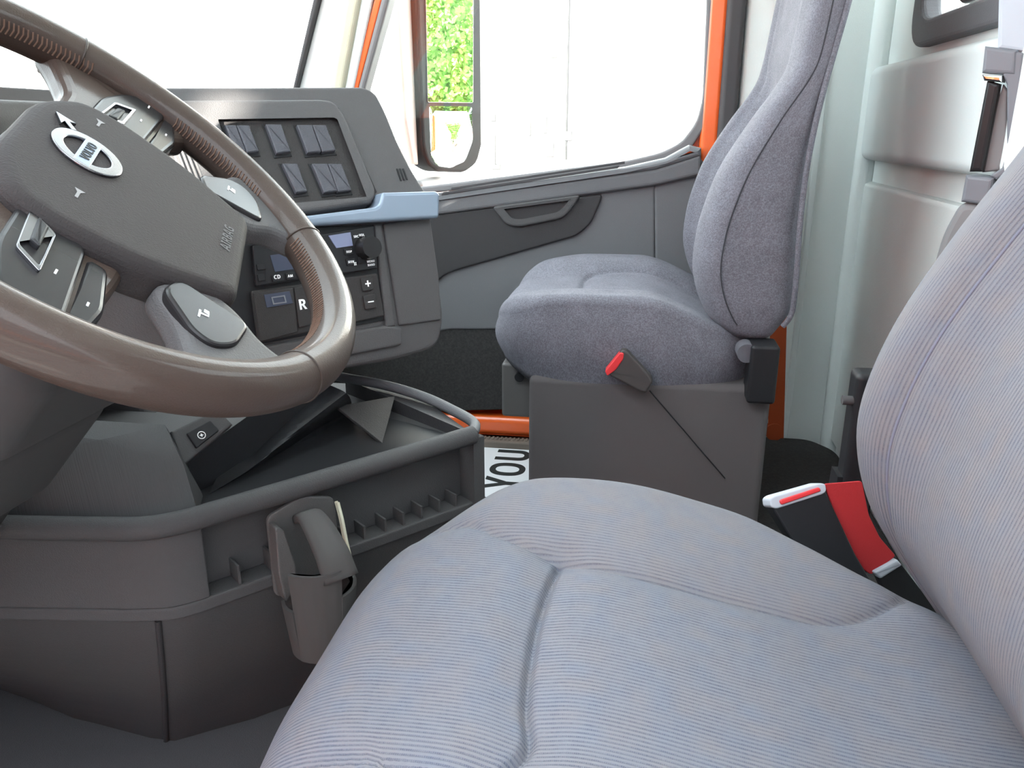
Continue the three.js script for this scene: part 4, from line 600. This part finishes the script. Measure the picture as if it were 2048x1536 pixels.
// ---------- outside ----------
{
  const t = thing('wing_mirror', 'tall black wing mirror outside the passenger window', 'mirror');
  obj('housing', slab('MI', [[-0.0905,0.5773],[-0.1136,0.1313],[-0.1096,-0.2123],[-0.0935,-0.2607],[-0.0491,-0.2829],[0.0502,-0.2896],[0.1053,-0.2645],[0.1255,-0.2161],[0.1282,0.1571],[0.1373,0.6375]], 0.07, { bevel: 0.008, n: 0.0, r: [0.02, 0, 0, 0.02, 0.02, 0.02, 0.02, 0, 0, 0.02] }), M.black, t);
  obj('main_glass', slab('MI', [[-0.0655,0.554],[-0.0857,0.1343],[-0.09,-0.1073],[0.0859,-0.1049],[0.1044,0.5971]], 0.004, { bevel: 0.0008, n: 0.003, r: 0.006 }), M.mirror, t);
  // convex glass
  const q = [[-0.0831,-0.1157],[0.0836,-0.114],[0.0836,-0.2021],[0.0511,-0.2574],[-0.0098,-0.274],[-0.0599,-0.267],[-0.0814,-0.2407]], sh = polyShape(q, 0.01), sg = new THREE.ShapeGeometry(sh, 12);
  let [x0, x1, y0, y1] = [1e9, -1e9, 1e9, -1e9]; for (const [a, b] of q) { x0 = Math.min(x0, a); x1 = Math.max(x1, a); y0 = Math.min(y0, b); y1 = Math.max(y1, b); }
  const pos = [], ix = [], N = 24, cx = (x0 + x1) / 2, cy = (y0 + y1) / 2; const poly = sh.getPoints(10), rings = [];
  for (let k = 1; k <= N; k++) rings.push(poly.map((p) => { const a = cx + (p.x - cx) * k / N, b = cy + (p.y - cy) * k / N, R = 0.42; return new THREE.Vector3(a, b, 0.004 + Math.sqrt(R * R - ((a - cx) ** 2 + (b - cy) ** 2)) - Math.sqrt(R * R - 0.07 ** 2)); }));
  rings.push(poly.map((p) => new THREE.Vector3(p.x, p.y, 0.0)));
  obj('convex_glass', loft(rings).applyMatrix4(frameMatrix('MI')), M.mirror, t);
  obj('bracket', slab('MI', [[-0.1449,0.5629],[-0.161,0.1262],[-0.1494,-0.1506],[-0.1267,-0.2621],[-0.1047,-0.2628],[-0.1101,0.1317],[-0.0872,0.5782]], 0.05, { bevel: 0.01, n: -0.02 }), M.bracketGrey, t);
  obj('lower_arm', box(-0.75, -0.55, 0.6, 0.66, -2.3, -2.02, 0.015), M.rubberGrey, t);

  const g = struct('ground', 'pale concrete yard outside the truck', 'ground');
  obj('yard', box(-40, 60, -1.35, -1.2, -40, 40, 0.01), M.concrete, g);
  const tr = thing('box_trailer', 'white box trailer parked beyond the passenger window', 'trailer');
  obj('box', box(-9, 5.5, -0.2, 2.9, -8.6, -6.2, 0.03), M.paint, tr);
  for (const x of [-2.3, -0.9, 0.42]) obj('corner_post', box(x, x + 0.05, -0.2, 2.9, -6.22, -6.18, 0.01), M.white, tr);
  const q0 = [-0.5672,0.5547,-6.16], at6 = (p, w, h) => box(p[0] - w / 2, p[0] + w / 2, p[1] - h / 2, p[1] + h / 2, -6.2, -6.15, 0.004);
  obj('lock_rod', rod([q0[0], q0[1], -6.16], [q0[0], 2.85, -6.16], 0.008), M.black, tr);
  for (const [p, w, h] of [[[-0.6729,1.2932,-6.16], 0.05, 0.06], [[-1.1229,0.8532,-6.16], 0.05, 0.05], [[-0.7283,0.8034,-6.16], 0.03, 0.12], [[-0.6884,0.6259,-6.16], 0.06, 0.1], [[-1.1132,0.6241,-6.16], 0.025, 0.22], [[-1.0986,0.5003,-6.16], 0.07, 0.04], [[-0.556,0.7259,-6.16], 0.06, 0.07], [[-0.8401,0.7751,-6.16], 0.02, 0.1]]) obj('fitting', at6(p, w, h), M.black, tr);
  obj('chassis', box(-9, 5.5, -0.42, -0.22, -8.3, -6.5, 0.02), M.grey, tr);
  for (const x of [-7.5, -6.3, 3.2, 4.4]) { const w = new THREE.CylinderGeometry(0.5, 0.5, 0.28, 28); w.rotateX(Math.PI / 2); w.translate(x, -0.7, -6.6); obj('wheel', w, M.rubber, tr); }

  // trees behind the truck, seen in the mirror
  const leaf = (() => { const p = new THREE.PlaneGeometry(0.1, 0.055); return p; })();
  const tree = (x, z, h, r, label) => {
    const tt = thing('tree', label, 'tree', 'trees along the yard edge');
    obj('trunk', new THREE.CylinderGeometry(0.09, 0.16, h * 0.6, 10).translate(x, -1.2 + h * 0.3, z), M.bark, tt);
    const gs = [], m = new THREE.Matrix4(), q4 = new THREE.Quaternion(), e = new THREE.Euler();
    for (let i = 0; i < 11000; i++) { let a, b, c; do { a = rnd() * 2 - 1; b = rnd() * 2 - 1; c = rnd() * 2 - 1; } while (a * a + b * b + c * c > 1); const s = 0.7 + 0.3 * rnd(), l = Math.hypot(a, b, c) || 1, k = (0.55 + 0.45 * rnd()) / Math.max(l, 0.35) * l; e.set(rnd() * 3, rnd() * 6, rnd() * 3); m.compose(new THREE.Vector3(x + a * r * k, -1.2 + h * 0.56 + b * h * 0.44 * k, z + c * r * k), q4.setFromEuler(e), new THREE.Vector3(s, s, s)); gs.push(leaf.clone().applyMatrix4(m)); }
    const f = obj('foliage', mergeGeometries(gs), M.leafA, tt); f.userData.kind = 'stuff';
  };
  tree(11.6, -5.4, 5.4, 1.6, 'bright green leafy tree reflected largest in the mirror');
  tree(15.2, -7.4, 6.5, 1.9, 'green leafy tree behind the largest one in the mirror');
  tree(7.2, -8.6, 3.6, 1.2, 'low green leafy tree at the reflected yard edge');

  // the orange truck parked alongside the open doorway, mirrored in the leather
  const ot = thing('parked_truck', 'orange truck with grey-blue cargo box parked alongside the open driver doorway', 'truck');
  obj('cab_body', box(-4.6, -1.7, -0.55, 2.7, 3.3, 5.6, 0.12), M.orange, ot);
  obj('side_window', box(-3.9, -2.3, 0.9, 1.7, 3.285, 3.32, 0.02), M.gloss, ot);
  obj('side_fairing', box(-1.75, -1.046, -0.5, 2.7, 3.26, 3.29, 0.008), M.navy, ot);
  obj('orange_stripe', box(-1.0, 8, 0.2, 0.55, 3.25, 3.262, 0.004), M.orange, ot);
  obj('cargo_box', box(-0.5, 8, -0.45, 2.8, 3.3, 5.6, 0.04), M.navy, ot);
  for (const [y0, y1] of [[-0.5, 1.78], [1.985, 2.7]]) obj('gap_seal', box(-1.07, -0.99, y0, y1, 3.265, 3.28, 0.004), M.rubber, ot);
  obj('corner_panel', box(-1.012, -0.45, -0.5, 2.8, 3.26, 3.3, 0.008), M.navy, ot);
  obj('chassis', box(-4.4, 8, -0.75, -0.5, 3.6, 5.2, 0.03), M.rubber, ot);
  for (const [x, z] of [[-2.9, 3.5], [-2.9, 5.3], [4.5, 3.5], [4.5, 5.3]]) { const w = new THREE.CylinderGeometry(0.5, 0.5, 0.3, 28); w.rotateX(Math.PI / 2); w.translate(x, -0.7, z); obj('wheel', w, M.rubber, ot); }

  // the driver's door, swung open beside the camera
  const dd = thing('driver_door', 'open driver door with orange frame beyond the frame edge', 'door');
  const fr = slabLocal([[0, -0.1], [0, 0.75], [0.1, 1.6], [0.86, 1.6], [0.9, -0.1]], 0.05, { bevel: 0.008, holes: [[[0.1, 0.72], [0.17, 1.52], [0.8, 1.52], [0.82, 0.72]]], hr: 0.04 });
  const dm = new THREE.Matrix4().makeBasis(new THREE.Vector3(-0.26, 0, 0.966), new THREE.Vector3(0, 1, 0), new THREE.Vector3(-0.966, 0, -0.26)).setPosition(-0.86, 0, -0.14);
  obj('door_shell', fr.applyMatrix4(dm), M.orange, dd);
  obj('door_trim', slabLocal([[0.05, -0.02], [0.05, 0.66], [0.84, 0.66], [0.86, -0.02]], 0.03, { bevel: 0.008, n: -0.045 }).applyMatrix4(dm), M.doorTrim, dd);
}
{
  const t = thing('orange_cord', 'short orange cord lying on the floor beside the console', 'cord');
  obj('cord', tube([[-0.4569,0.02,-0.9859], [-0.4733,0.016,-1.0689], [-0.4582,0.012,-1.0974], [-0.4292,0.012,-1.1412]], 0.006, 30), M.orangeWeb, t);
}
// every group sits at the base of its thing
for (const g of things) {
  const b = new THREE.Box3().setFromObject(g), c = b.getCenter(new THREE.Vector3()); c.y = b.min.y;
  g.position.copy(c); for (const k of g.children) k.position.sub(c);
}
renderer.render(scene, camera);
